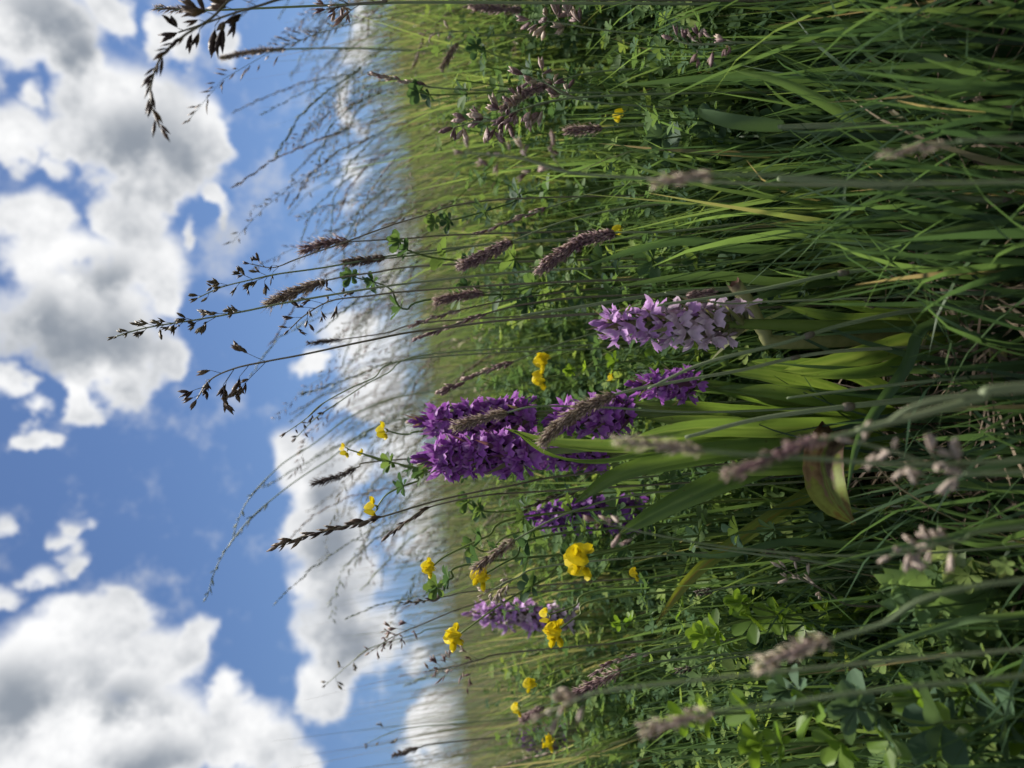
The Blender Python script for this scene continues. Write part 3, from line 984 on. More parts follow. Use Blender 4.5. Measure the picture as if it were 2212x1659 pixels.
def build_orchids():
    # pale lilac orchid in front
    b = soil(1900, 712, .60)
    orchid('pale lilac marsh orchid with fading lower flowers, nearest and lowest of the large spikes', V(1300, 700, .585), V(1615, 700, .59),
           [V(1800, 704, .595), b], .0225, 34, 'lilac_petal', 1.0, 4, bract='bract_green', faded=1.3, stem_r=.0046, shed=.7, bract_k=1.15, leaves=[
               (VV((2080, 705, .60), (1950, 745, .60), (1800, 785, .595), (1690, 800, .59)), .018, .3),
               (VV((2090, 700, .60), (1960, 690, .60), (1830, 690, .60), (1690, 660, .60)), .012, .5),
               (VV((2100, 715, .60), (1980, 770, .59), (1900, 800, .58), (1730, 812, .575)), .013, .9),
               (VV((2095, 690, .61), (1900, 668, .61), (1790, 650, .61)), .010, .5)])
    # the clump of purple orchids
    c0 = soil(1700, 905, .66)
    orchid('deep purple marsh orchid with the fullest spike, left one of the tall pair', V(912, 992, .70), V(1155, 978, .69),
           [V(1300, 965, .68), V(1600, 930, .665), c0], .0245, 52, 'purple_petal', 1.0, 14, leaves=[
               (VV((1940, 915, .65), (1700, 925, .64), (1500, 925, .635), (1370, 945, .64)), .017, .3),
               (VV((1950, 950, .645), (1800, 1000, .63), (1650, 1010, .625), (1520, 1015, .63)), .016, .5),
               (VV((1960, 930, .65), (1850, 880, .64), (1700, 848, .63), (1590, 842, .63)), .017, .4),
               (VV((1900, 930, .655), (1700, 958, .645), (1500, 985, .64), (1340, 1022, .64), (1240, 1088, .64)), .0185, .35),
               (VV((1880, 955, .65), (1720, 985, .64), (1560, 1040, .635), (1430, 1100, .635), (1335, 1155, .64)), .021, .45),
               (VV((1650, 935, .66), (1480, 958, .645), (1330, 965, .64), (1180, 955, .645), (1090, 925, .65)), .0125, (.2, .1, .6, 1.0)),
               (VV((1480, 965, .645), (1380, 985, .635), (1290, 1000, .635), (1190, 985, .64), (1110, 930, .65)), .008, (.5, .9, 1.2, .6)),
               (VV((1800, 930, .62), (1778, 985, .585), (1785, 1040, .57), (1805, 1085, .565), (1845, 1132, .565)), .030, (.1, .0, .2, .0), 'dying_leaf', .55, (.1, .2, .35, .6, .8, .95), True),
               (VV((1880, 985, .66), (1760, 1060, .67), (1620, 1150, .675), (1500, 1240, .68), (1418, 1345, .69)), .0135, .6, 'yellowing_leaf', .3, (.2, .3, .5, .8))])
    orchid('deep purple marsh orchid behind a brown grass head, right one of the tall pair', V(903, 912, .75), V(1158, 897, .745),
           [V(1300, 890, .74), V(1600, 900, .70), soil(1705, 900, .69)], .0245, 50, 'purple_petal', 1.0, 13, leaves=[
               (VV((1940, 900, .66), (1800, 850, .65), (1690, 815, .645), (1560, 800, .65)), .016, .5),
               (VV((1860, 890, .67), (1700, 868, .665), (1600, 845, .66), (1495, 822, .655)), .0155, .55),
               (VV((1850, 905, .67), (1650, 895, .68), (1480, 880, .68), (1360, 872, .69)), .014, .3)])
    orchid('purple marsh orchid partly hidden by a curved woolly grass head, below the tall pair', V(1192, 905, .71), V(1372, 892, .70),
           [V(1500, 890, .69), V(1650, 895, .68), soil(1710, 905, .675)], .0215, 30, 'purple_petal', 1.0, 9, leaves=[
               (VV((1880, 915, .66), (1720, 935, .655), (1560, 915, .66), (1400, 905, .67)), .0165, .3),
               (VV((1560, 905, .67), (1460, 935, .66), (1390, 945, .655), (1300, 975, .65)), .0075, .7)])
    orchid('narrow purple marsh orchid half behind a green sheathing leaf, below the fullest spike', V(1172, 985, .76), V(1315, 985, .75),
           [V(1450, 965, .73), V(1600, 940, .71), soil(1700, 920, .70)], .020, 24, 'purple_petal', 1.0, 5)
    orchid('small purple marsh orchid with pink buds beside the pale lilac one', V(1368, 830, .665), V(1508, 832, .66),
           [V(1620, 850, .66), V(1700, 870, .665), soil(1800, 880, .67)], .0185, 18, 'purple_petal', 1.0, 8, leaves=[
               (VV((1900, 860, .655), (1760, 855, .65), (1640, 842, .65), (1540, 838, .655)), .012, .4),
               (VV((1930, 850, .65), (1820, 800, .645), (1700, 790, .64), (1620, 780, .64)), .015, .5)])
    orchid('dark violet marsh orchid crossed by thin stems, above the large yellow flower', V(1150, 1118, .97), V(1385, 1105, .96),
           [V(1500, 1095, .96), soil(1520, 1090, .96)], .029, 40, 'violet_petal', 1.0, 6, leaves=[
               (VV((1620, 1090, .96), (1500, 1075, .95), (1400, 1060, .95)), .014, .4)])
    orchid('lilac marsh orchid with faded lower flowers beside two yellow flower heads', V(1018, 1325, 1.08), V(1245, 1335, 1.07),
           [V(1350, 1335, 1.07), soil(1400, 1335, 1.07)], .0255, 40, 'lilac_petal', 1.0, 5, faded=.8, shed=.3)
    orchid('small distant violet marsh orchid behind a yellow flower near the picture edge', V(1128, 1600, 1.55), V(1225, 1592, 1.54),
           [V(1300, 1590, 1.54), soil(1350, 1590, 1.54)], .030, 26, 'violet_petal', 1.0, 4)


build_orchids()

# ------------------------------------------------------------------ bird's-foot trefoil: yellow heads, compound leaves
def pea_mesh(name, rnd):
    vs = [np.zeros(3)]; f3 = []; f4 = []; mx = [(.1, .25, 0)]
    # rounded standard, bent back
    n = 11
    b = len(vs)
    for ring, rr_ in ((0, .55), (1, 1.0)):
        for i in range(n):
            a = -2.35 + 4.7 * i / (n - 1)
            rad = .0068 * rr_ * (1 + .07 * math.cos(3 * a))
            u, w = math.sin(a) * rad, .0034 * rr_ + math.cos(a) * rad
            vs.append(np.array([.0012 + .0026 * rr_ ** 2 * (abs(u) / .0068) ** 1.5 * -1 + .0022 * rr_ - .002 * (w / .010) ** 2, u, w + .001]))
            mx.append((.25 * (ring == 1), .15 * (ring == 0) + .2 * rnd.random(), 0))
    for i in range(n - 1):
        f3.append((0, b + i, b + i + 1)); f4.append((b + i, b + n + i, b + n + i + 1, b + i + 1))
    # two wings closing over the keel
    for s in (-1, 1):
        b = len(vs)
        pts = [(.003, .0015, .0022), (.0065, .0030, .0022), (.0098, .0024, .0005), (.0105, .0008, -.0020), (.0070, .0016, -.0030), (.0030, .0010, -.0022)]
        for p in pts:
            vs.append(np.array([p[0], p[1] * s, p[2]]) * rnd.uniform(.95, 1.08)); mx.append((.1, .12, 0))
        for i in range(5):
            f3.append((0, b + i, b + i + 1) if s > 0 else (0, b + i + 1, b + i))
    # calyx
    b = len(vs)
    for a in range(5):
        vs.append(np.array([-.004, .0014 * math.cos(a * 1.2566), -.001 + .0014 * math.sin(a * 1.2566)])); mx.append((0, 0, 1))
    vs.append(np.array([-.0072, 0, -.0022])); mx.append((0, 0, 1))
    for a in range(5):
        k = (a + 1) % 5
        f3 += [(0, b + k, b + a), (b + 5, b + a, b + k)]
    return np_mesh(name, np.array(vs), [np.array(f4), np.array(f3)], None, np.array(mx))


_r = random.Random(8)
PEA = [pea_mesh('flower', _r) for _ in range(4)]
LEAF_V = {}
for _m in ('legume_leaf', 'legume_bright', 'legume_blue'):
    LEAF_V[_m] = []
    for _i in range(5):
        _mb = MB(); add_leaf(_mb, (0, 0, 0), (0, 1, .15), (0, 0, 1), .0125, .5, 5 if _i < 3 else 3)
        LEAF_V[_m].append(_mb.mesh('leaf'))


def trefoil(label, pts, flowers=0, face=None, leaves=8, leaf_mat='legume_leaf', leaf_size=1.0, fsize=1.0, leaf_zone=(.04, .5), group='trefoil plants', r=.0011, whorl=2, name='trefoil', crown=True):
    """pts: tip first, down the stem, in view coordinates; the foot is put on the soil below the last one"""
    W = VV(*pts)
    last = W[-1]
    base = Vector((last.x, last.y, gz(last.x, last.y)))
    W = W + [base]
    C = curve(W, 30) - np.array(base)
    root = thing(name, label, 'wildflower' if flowers else 'leafy plant', base, group)
    mb = MB(); add_tube(mb, C, np.linspace(r * .7, r * 1.25, 30), 5)
    part('stem', mb.mesh('stem'), 'legume_stem', root)
    seg = np.linalg.norm(np.diff(C, axis=0), axis=1); cum = np.concatenate([[0], np.cumsum(seg)])
    k = leaf_size * 1.22
    for i in range(leaves):
        t = leaf_zone[0] + (leaf_zone[1] - leaf_zone[0]) * (i + .3 * random.random()) / max(1, leaves - 1)
        s = t * cum[-1]
        p = Vector([np.interp(s, cum, C[:, j]) for j in range(3)])
        for w_ in range(whorl):
            ang = i * 2.2 + w_ * math.pi + random.uniform(-.5, .5)
            d = Vector((math.sin(ang), math.cos(ang), random.uniform(-.1, .7))).normalized()
            q_ = d.to_track_quat('Y', 'Z') @ Quaternion((0, 1, 0), random.uniform(-.7, .7))
            m = Matrix.Translation(p + d * .0015) @ q_.to_matrix().to_4x4() @ Matrix.Scale(k * random.uniform(.75, 1.15) * (.72 if (i == 0 and not flowers) else 1), 4)
            part('leaf', random.choice(LEAF_V[leaf_mat]), leaf_mat, root, m)
    if not flowers and crown:                                  # young leaves folded round the tip
        for w_ in range(3):
            ang = w_ * 2.1 + random.random()
            d = Vector((math.sin(ang) * .5, math.cos(ang) * .5, .9)).normalized()
            q_ = d.to_track_quat('Y', 'Z') @ Quaternion((0, 1, 0), random.uniform(-.5, .5))
            part('leaf', random.choice(LEAF_V[leaf_mat]), leaf_mat, root, Matrix.Translation(Vector(C[0])) @ q_.to_matrix().to_4x4() @ Matrix.Scale(k * .7, 4))
    if flowers:
        tip = Vector(C[0])
        toward = (EYE - (tip + base)).normalized()
        for i in range(flowers):
            ang = i * 2 * math.pi / flowers + (face or 0)
            d = Vector((math.cos(ang) * .9, -.55 + .4 * random.uniform(-1, 1), math.sin(ang) * .55 + .35))
            d = (d + toward * .35).normalized()
            q_ = d.to_track_quat('X', 'Z') @ Quaternion((1, 0, 0), random.uniform(-.4, .4))
            m = Matrix.Translation(tip + d * .006 * fsize) @ q_.to_matrix().to_4x4() @ Matrix.Scale(fsize * random.uniform(.88, 1.1), 4)
            part('flower', random.choice(PEA), 'yellow_petal', root, m)
    return root


G = 'yellow flowering trefoils'


def build_trefoils():
    T = trefoil
    T('trefoil with the largest bright yellow flower head, beside the dark violet orchid', [(1262, 1207, .60), (1330, 1190, .61), (1480, 1160, .63)], 4, .6, 4, fsize=1.4, leaf_zone=(.3, .6), group=G)
    T('trefoil with a yellow flower head half behind a brown grass head', [(1047, 1240, .66), (1110, 1205, .67), (1230, 1150, .69)], 5, .9, 4, fsize=.95, leaf_zone=(.12, .5), group=G)
    T('trefoil with a loose pale yellow head of drooping flowers above the skyline', [(933, 1225, .68), (965, 1200, .69), (1050, 1160, .70), (1180, 1110, .72)], 4, 0, 5, fsize=.75, leaf_zone=(.1, .5), group=G)
    T('trefoil with three stacked yellow flowers above the lilac orchid', [(990, 1372, .70), (1090, 1300, .71), (1180, 1250, .73), (1300, 1190, .75)], 4, 1.2, 4, fsize=1.05, leaf_zone=(.15, .5), group=G)
    T('trefoil with two yellow heads touching the lilac orchid', [(1205, 1362, .72), (1250, 1330, .73), (1330, 1290, .74)], 5, .2, 4, fsize=1.05, leaf_zone=(.25, .7), group=G)
    T('trefoil with a single small yellow flower at the right edge of the lilac orchid', [(1187, 1328, .74), (1240, 1310, .75), (1330, 1270, .76)], 2, .5, 3, fsize=.85, leaf_zone=(.25, .7), group=G)
    T('trefoil with one yellow flower high against the white cloud, lowest of three', [(835, 930, .80), (880, 938, .80), (1000, 925, .80)], 2, .3, 4, fsize=.85, leaf_zone=(.1, .35), group=G)
    T('trefoil with the topmost tiny yellow flower against the cloud', [(750, 970, .80), (800, 985, .80), (900, 1010, .80), (1040, 1020, .80)], 2, .6, 5, fsize=.68, leaf_zone=(.07, .4), group=G)
    T('trefoil with a yellow bud just below the topmost yellow flower', [(787, 983, .83), (850, 1000, .83), (1000, 1010, .83)], 1, .2, 4, fsize=.68, leaf_zone=(.08, .4), group=G)
    T('leaning trefoil with a yellow flower at its left tip above the purple orchids', [(813, 1097, .76), (840, 1065, .76), (900, 1040, .77), (1000, 1010, .78)], 2, .1, 6, fsize=.95, leaf_zone=(.05, .4), group=G)
    T('trefoil with a flat yellow flower face, right above the pale lilac orchid', [(1177, 778, .90), (1230, 760, .90), (1330, 740, .90)], 3, .8, 5, fsize=1.1, leaf_zone=(.2, .8), group=G)
    T('trefoil with a ragged yellow flower beside the flat yellow one', [(1172, 817, .88), (1240, 805, .88), (1330, 800, .88)], 3, 1.7, 5, fsize=1.05, leaf_zone=(.2, .8), group=G)
    T('trefoil with a very small yellow flower low beneath the largest yellow head', [(1375, 1235, .72), (1430, 1225, .72)], 2, .5, 4, fsize=.62, leaf_zone=(.2, .8), group=G)
    T('trefoil with a small yellow flower alone among dark far grass', [(1150, 1475, .86), (1230, 1440, .86), (1330, 1420, .87)], 3, .5, 3, fsize=.85, leaf_zone=(.3, .8), group=G)
    T('trefoil with a half hidden orange yellow flower on a leaning stem', [(1122, 1528, .95), (1200, 1480, .95), (1300, 1450, .95)], 2, .5, 3, fsize=.85, leaf_zone=(.3, .8), group=G)
    T('trefoil with an upright row of yellow flowers in front of the distant violet orchid', [(1190, 1598, 1.1), (1260, 1590, 1.1)], 4, .5, 4, fsize=1.15, leaf_zone=(.15, .8), group=G)
    T('trefoil with two narrow yellow side flowers among clover near the top edge', [(1345, 252, .80), (1420, 250, .80)], 2, 2.2, 4, fsize=.9, leaf_zone=(.1, .7), group=G)
    T('trefoil with one wilting dull yellow flower below a woolly grass head', [(1345, 492, .78), (1400, 500, .78)], 1, 2.5, 4, fsize=.95, leaf_zone=(.1, .7), group=G)
    T('trefoil with a speck of yellow between leaves right of the small purple orchid', [(1325, 818, .92), (1400, 815, .92)], 1, .5, 5, fsize=.7, leaf_zone=(.1, .8), group=G)
    L_ = 'leafy trefoil shoots without flowers'
    T('leafy trefoil shoot standing dark against the sky right of a brown grass head', [(862, 520, .74), (880, 540, .74), (960, 560, .76), (1100, 560, .78)], 0, None, 6, leaf_size=1.25, leaf_zone=(.02, .4), group=L_)
    T('trefoil shoot with separate dark leaf clusters against the pale sky', [(760, 597, .80), (840, 622, .80), (875, 668, .81), (1000, 640, .82)], 0, None, 5, leaf_size=1.2, leaf_zone=(.02, .42), group=L_)
    T('long leaning trefoil shoot with paired leaves left of a curved woolly head', [(940, 480, .80), (1000, 470, .80), (1100, 440, .82), (1200, 410, .84)], 0, None, 7, leaf_size=1.2, leaf_zone=(.02, .6), group=L_)
    T('leafy shoot with rounded leaves beside the pinkish open grass panicle', [(905, 200, .80), (940, 205, .80), (1060, 200, .82), (1200, 190, .84)], 0, None, 8, leaf_size=1.25, leaf_zone=(.02, .7), group=L_)
    T('trefoil shoot with wide open leaves right of the pinkish panicle', [(1030, 100, .85), (1100, 130, .85), (1230, 160, .86)], 0, None, 7, leaf_size=1.3, leaf_zone=(.03, .8), group=L_)
    T('blue green trefoil shoot with three big smooth leaves near the yellow side flowers', [(1430, 300, .70), (1500, 290, .70), (1600, 275, .70)], 0, None, 3, 'legume_blue', 1.9, leaf_zone=(.05, .35), group=L_, whorl=1)
    T('blue green trefoil shoot with folded leaves over dark grass bases', [(1530, 270, .68), (1600, 265, .68), (1700, 290, .68)], 0, None, 3, 'legume_blue', 1.7, leaf_zone=(.05, .5), group=L_, whorl=1)
    T('trefoil shoot with neat paired leaves between the violet orchid and the tall spikes', [(1010, 1085, .80), (1050, 1105, .80), (1130, 1100, .81), (1250, 1070, .82)], 0, None, 6, leaf_size=1.25, leaf_zone=(.03, .6), group=L_)
    T('trefoil shoot with one pair of leaves on a thin stem left of the violet orchid', [(1020, 1178, .78), (1060, 1190, .78), (1180, 1140, .79)], 0, None, 3, leaf_size=1.25, leaf_zone=(.03, .3), group=L_)
    T('trefoil shoot with dark leaves hanging below the loose pale yellow head', [(945, 1270, .74), (975, 1250, .74), (1080, 1210, .75)], 0, None, 4, leaf_size=1.35, leaf_zone=(.02, .3), group=L_)
    T('bright green trefoil shoot with a starry leaf tip among sedge', [(1520, 1372, .60), (1590, 1345, .61), (1700, 1330, .62)], 0, None, 6, 'legume_bright', 1.35, leaf_zone=(.02, .7), group=L_)
    T('bright green trefoil shoot with a tight leafy tip beside the starry one', [(1600, 1302, .61), (1660, 1320, .62), (1760, 1340, .63)], 0, None, 6, 'legume_bright', 1.3, leaf_zone=(.02, .7), group=L_)
    T('bright green trefoil shoot rising left of a blurred pink grass head', [(1480, 1545, .47), (1600, 1540, .47), (1750, 1530, .47)], 0, None, 8, 'legume_bright', 1.35, leaf_zone=(.02, .8), group=L_)
    T('bright green trefoil shoot crowding the left edge near the bottom corner', [(1640, 1610, .45), (1740, 1605, .45), (1860, 1600, .46)], 0, None, 7, 'legume_bright', 1.4, leaf_zone=(.02, .9), group=L_)
    T('blue green trefoil shoot with large smooth leaves in the bottom corner', [(1850, 1530, .44), (1930, 1545, .44), (2050, 1560, .45)], 0, None, 5, 'legume_blue', 1.8, leaf_zone=(.02, .8), group=L_)
    T('blue green trefoil shoot with wide leaves beside bright green shoots', [(1700, 1490, .48), (1800, 1500, .48), (1920, 1510, .48)], 0, None, 5, 'legume_blue', 1.5, leaf_zone=(.02, .8), group=L_)
    T('trefoil shoot with large leaves at the foot of the bright green shoots', [(1650, 1390, .66), (1740, 1370, .66), (1830, 1360, .66)], 0, None, 6, leaf_size=1.5, leaf_zone=(.02, .8), group=L_)
    T('trefoil shoot with round leaves between white chaffy grass and the thistle', [(1720, 1300, .66), (1790, 1290, .66), (1860, 1285, .66)], 0, None, 5, leaf_size=1.4, leaf_zone=(.02, .8), group=L_)
    T('trefoil shoot with small pointed leaves left of the yellowing orchid leaf', [(1340, 1345, .75), (1400, 1330, .75), (1480, 1310, .75)], 0, None, 5, 'legume_bright', 1.0, leaf_zone=(.02, .8), group=L_)
    T('trefoil shoot in leaf just right of the pale lilac spike', [(1140, 660, .80), (1200, 650, .80), (1320, 640, .80)], 0, None, 8, leaf_size=1.25, leaf_zone=(.02, .9), group=L_)
    T('trefoil shoot in leaf under the three upright brown grass heads', [(1010, 620, .82), (1090, 625, .82), (1220, 615, .83)], 0, None, 8, leaf_size=1.15, leaf_zone=(.02, .9), group=L_)
    T('trefoil shoot with bright leaf tips below the flat yellow flower', [(1235, 800, .84), (1290, 790, .84), (1380, 780, .84)], 0, None, 7, 'legume_bright', 1.0, leaf_zone=(.02, .9), group=L_)
    T('trefoil shoot among narrow blades above the cut stem', [(1300, 560, .74), (1380, 560, .74), (1480, 560, .74)], 0, None, 7, leaf_size=1.3, leaf_zone=(.02, .9), group=L_)
    T('dark low trefoil shoot right of the cut stem', [(1660, 620, .70), (1730, 625, .70), (1800, 625, .70)], 0, None, 5, 'legume_blue', 1.3, leaf_zone=(.02, .9), group=L_)


build_trefoils()

# ------------------------------------------------------------------ flowering grasses that stand out singly
random.seed(21)
nrng = np.random.default_rng(77)


def spikelet_mesh(name, florets, L, r):
    """one spikelet along +Z: husks sharing a foot, awned tips"""
    vs = [np.zeros(3)]; f = []
    for i in range(florets):
        a = i * math.pi + random.uniform(-.4, .4); sp = (.16 if florets > 1 else .0) * (1 + .25 * i)
        z0 = L * .16 * i
        d = np.array([math.cos(a) * sp, math.sin(a) * sp, 1.0]); d /= np.linalg.norm(d)
        s = np.cross(d, [1, .3, 0]); s /= np.linalg.norm(s); b_ = np.cross(s, d)
        k = len(vs); l_ = L * (1 - .10 * i)
        for h_, rr_ in ((.28, .85), (.55, 1.0)):
            for j in range(4):
                q_ = d * l_ * h_ + np.array([0, 0, z0]) + r * rr_ * (math.cos(j * 1.5708) * s + .62 * math.sin(j * 1.5708) * b_)
                vs.append(q_)
        vs.append(d * l_ + np.array([0, 0, z0]))
        for j in range(4):
            n = (j + 1) % 4
            f += [(0, k + n, k + j), (k + j, k + n, k + 4 + n), (k + j, k + 4 + n, k + 4 + j), (k + 4 + j, k + 4 + n, k + 8)]
    return np_mesh(name, np.array(vs), [np.array(f)], np.full(len(vs), .5))


SPK = {}


def spikelets(mat, florets):
    key = (mat, florets)
    if key not in SPK:
        SPK[key] = [spikelet_mesh('spikelet', max(1, florets + random.choice((-1, 0, 0, 1)) if florets > 1 else 1), .010, .00105 + .00017 * florets) for _ in range(4)]
    return SPK[key]


def along(C):
    seg = np.linalg.norm(np.diff(C, axis=0), axis=1); cum = np.concatenate([[0], np.cumsum(seg)])

    def at(s):
        p = np.array([np.interp(s, cum, C[:, j]) for j in range(3)])
        q_ = np.array([np.interp(max(0, s - .003), cum, C[:, j]) for j in range(3)])
        w = np.array([np.interp(min(cum[-1], s + .003), cum, C[:, j]) for j in range(3)])
        t = q_ - w                                     # towards the tip
        return p, t / (np.linalg.norm(t) + 1e-9)
    return at, cum[-1]


def grass(label, pts, nh, kind='panicle', mat='seed_dark', stem='culm', r=.0010, rad=.004, branch=.03, size=1.0, florets=2, dens=1.0, foot=None, group='flowering grasses', spread=.7, gap=.013, nodes=(), taper=.35, leafy=()):
    """pts: tip first; the first nh points carry the seed head, the rest is the stem down to the soil"""
    W = VV(*pts)
    last = W[-1]
    if foot == 'free':
        base = Vector(last)                      # the foot stands outside the frame
        base.z = max(gz(base.x, base.y), base.z)
    base = soil(*foot) if isinstance(foot, tuple) else Vector((last.x, last.y, gz(last.x, last.y)))
    allp = W + [base]
    C = curve(allp, 60) - np.array(base)
    # head length measured along the stem
    hc = curve(W[:nh], 30) - np.array(base) if nh >= 2 else None
    root = thing('grass_stalk' if kind != 'none' else 'grass_culm', label, 'grass stalk', base, group)
    mb = MB()
    at, total = along(C)
    rr_ = np.linspace(.55, 1.15, 60) * r
    add_tube(mb, C, rr_, 5, np.clip(nrng.normal(.5, .15) + .1 * np.sin(np.linspace(0, 9, 60)), 0, 1))
    part('stem', mb.mesh('stem'), stem, root)
    for nd in nodes:                                # swollen joints of the culm
        p, t = at(total * nd)
        nb = MB(); q_ = [p - t * .004, p - t * .0015, p + t * .0015, p + t * .004]
        add_tube(nb, q_, [r * 1.05, r * 1.32, r * 1.32, r * 1.05], 6, .2)
        part('node', nb.mesh('node'), 'culm_dark', root)
    for (t0, az_, ln, wd) in leafy:                 # blades held by the culm
        p, t = at(total * t0)
        d = np.array([math.sin(az_), math.cos(az_) * .6, 0])
        Q = curve([p, p + t * ln * .45 + d * ln * .18, p + t * ln * .70 + d * ln * .52, p + t * ln * .72 + d * ln * .80], 9)
        lb = MB(); add_ribbon(lb, Q, wd * np.array([.75, .95, 1, 1, .92, .78, .58, .32, .04]), view_side(Q + np.array(base), .5), .35, 3, .45)
        part('leaf', lb.mesh('leaf'), 'grass_blade', root)
    if kind == 'none' or hc is None:
        return root
    hat, H = along(hc)
    hb = MB()
    if kind == 'dense':
        n = int(230 * dens * max(.6, H / .05))
        for i in range(n):
            t = (i + .5) / n
            p, ax = hat(t * H)
            prof = min(1.0, (t / .16) ** .7 if t < .16 else 1.0) * (1 - max(0, (t - .7) / .3) ** 1.3 * .55)
            prof *= 1 + taper * (.5 * math.sin(t * 31 + rad * 9000) + .4 * math.sin(t * 57 + H * 500))
            out = nrng.normal(0, 1, 3); out -= ax * out.dot(ax); out /= np.linalg.norm(out)
            q_ = p + out * rad * prof * nrng.uniform(.15, .62)
            add_spindle(hb, q_, ax * .9 + out * nrng.uniform(.15, .75), nrng.uniform(.0040, .0085) * size, rad * .15 * nrng.uniform(.6, 1.3), 4, float(np.clip(nrng.normal(.45, .27) + (.25 if t < .08 else 0), 0, 1)))
        for i in range(n // 3):                       # fine awns and anthers
            t = nrng.random()
            p, ax = hat(t * H)
            out = nrng.normal(0, 1, 3); out -= ax * out.dot(ax); out /= np.linalg.norm(out)
            add_spindle(hb, p + out * rad * .4, ax * .8 + out * nrng.uniform(.3, 1.1), nrng.uniform(.006, .011) * size * min(1, rad / .004), .00028, 3, nrng.uniform(.6, 1))
        core = np.array([hat(t * H)[0] for t in np.linspace(.02, .99, 14)])
        add_tube(hb, core, rad * .42 * np.interp(np.linspace(0, 1, 14), [0, .15, .75, 1], [.15, 1, .9, .4]), 5, .3)
        part('seed_head', hb.mesh('seed_head'), mat, root)
        return root
    core = np.array([hat(t * H)[0] for t in np.linspace(0, 1, 16)])
    add_tube(hb, core, np.linspace(.0003, .0008, 16) * (r / .001), 4, .4)
    spots = []
    if kind == 'spike':
        s = 0; i = 0
        while s < H:
            p, ax = hat(s)
            out = nrng.normal(0, 1, 3); out -= ax * out.dot(ax); out /= np.linalg.norm(out) + 1e-9
            spots.append((p + out * .0005, ax + out * spread * nrng.uniform(.35, .9)))
            s += gap * nrng.uniform(.3, .75) / dens; i += 1
    elif kind == 'panicle':
        s = .004; side = 1
        while s < H:
            u = s / H
            p, ax = hat(s)
            for b_ in range(1 if u < .22 else random.choice((1, 2, 2, 3)) if dens > .8 else 1):
                out = nrng.normal(0, 1, 3) + np.array([side * 1.1, -.2, 0]); out -= ax * out.dot(ax); out /= np.linalg.norm(out) + 1e-9
                side = -side
                bl = branch * (.15 + .95 * u ** .9) * nrng.uniform(.45, 1.1)
                d = ax * .8 + out * spread; d /= np.linalg.norm(d)
                droop = np.array([-.15, 0, -.35]) * bl * nrng.uniform(.0, .9)
                q1, q2 = p + d * bl * .55, p + d * bl + droop
                add_tube(hb, [p, q1, q2], [.00032 * r / .001, .00026 * r / .001, .0002 * r / .001], 3, .4)
                k = 1 + int(bl / (.0085 / dens))
                for c in range(k):
                    f_ = 1 - .62 * c / max(1, k)
                    pos = q1 + (q2 - q1) * (f_ * 2 - 1) if f_ > .5 else p + (q1 - p) * f_ * 2
                    dd = (q2 - q1) / (np.linalg.norm(q2 - q1) + 1e-9) + nrng.normal(0, .38, 3)
                    spots.append((pos, dd))
            s += gap * (.7 + .9 * u)
        spots.append((hat(0)[0], hat(0)[1]))
    head = part('seed_head', hb.mesh('seed_head'), 'culm_dark', root)
    for pos, dd in spots:
        me = random.choice(spikelets(mat, florets))
        m = Matrix.Translation(Vector(pos)) @ rot_to(dd, random.uniform(0, 6)) @ Matrix.Scale(size * random.uniform(.75, 1.2), 4)
        part('spikelet', me, mat, head, m)
    return root


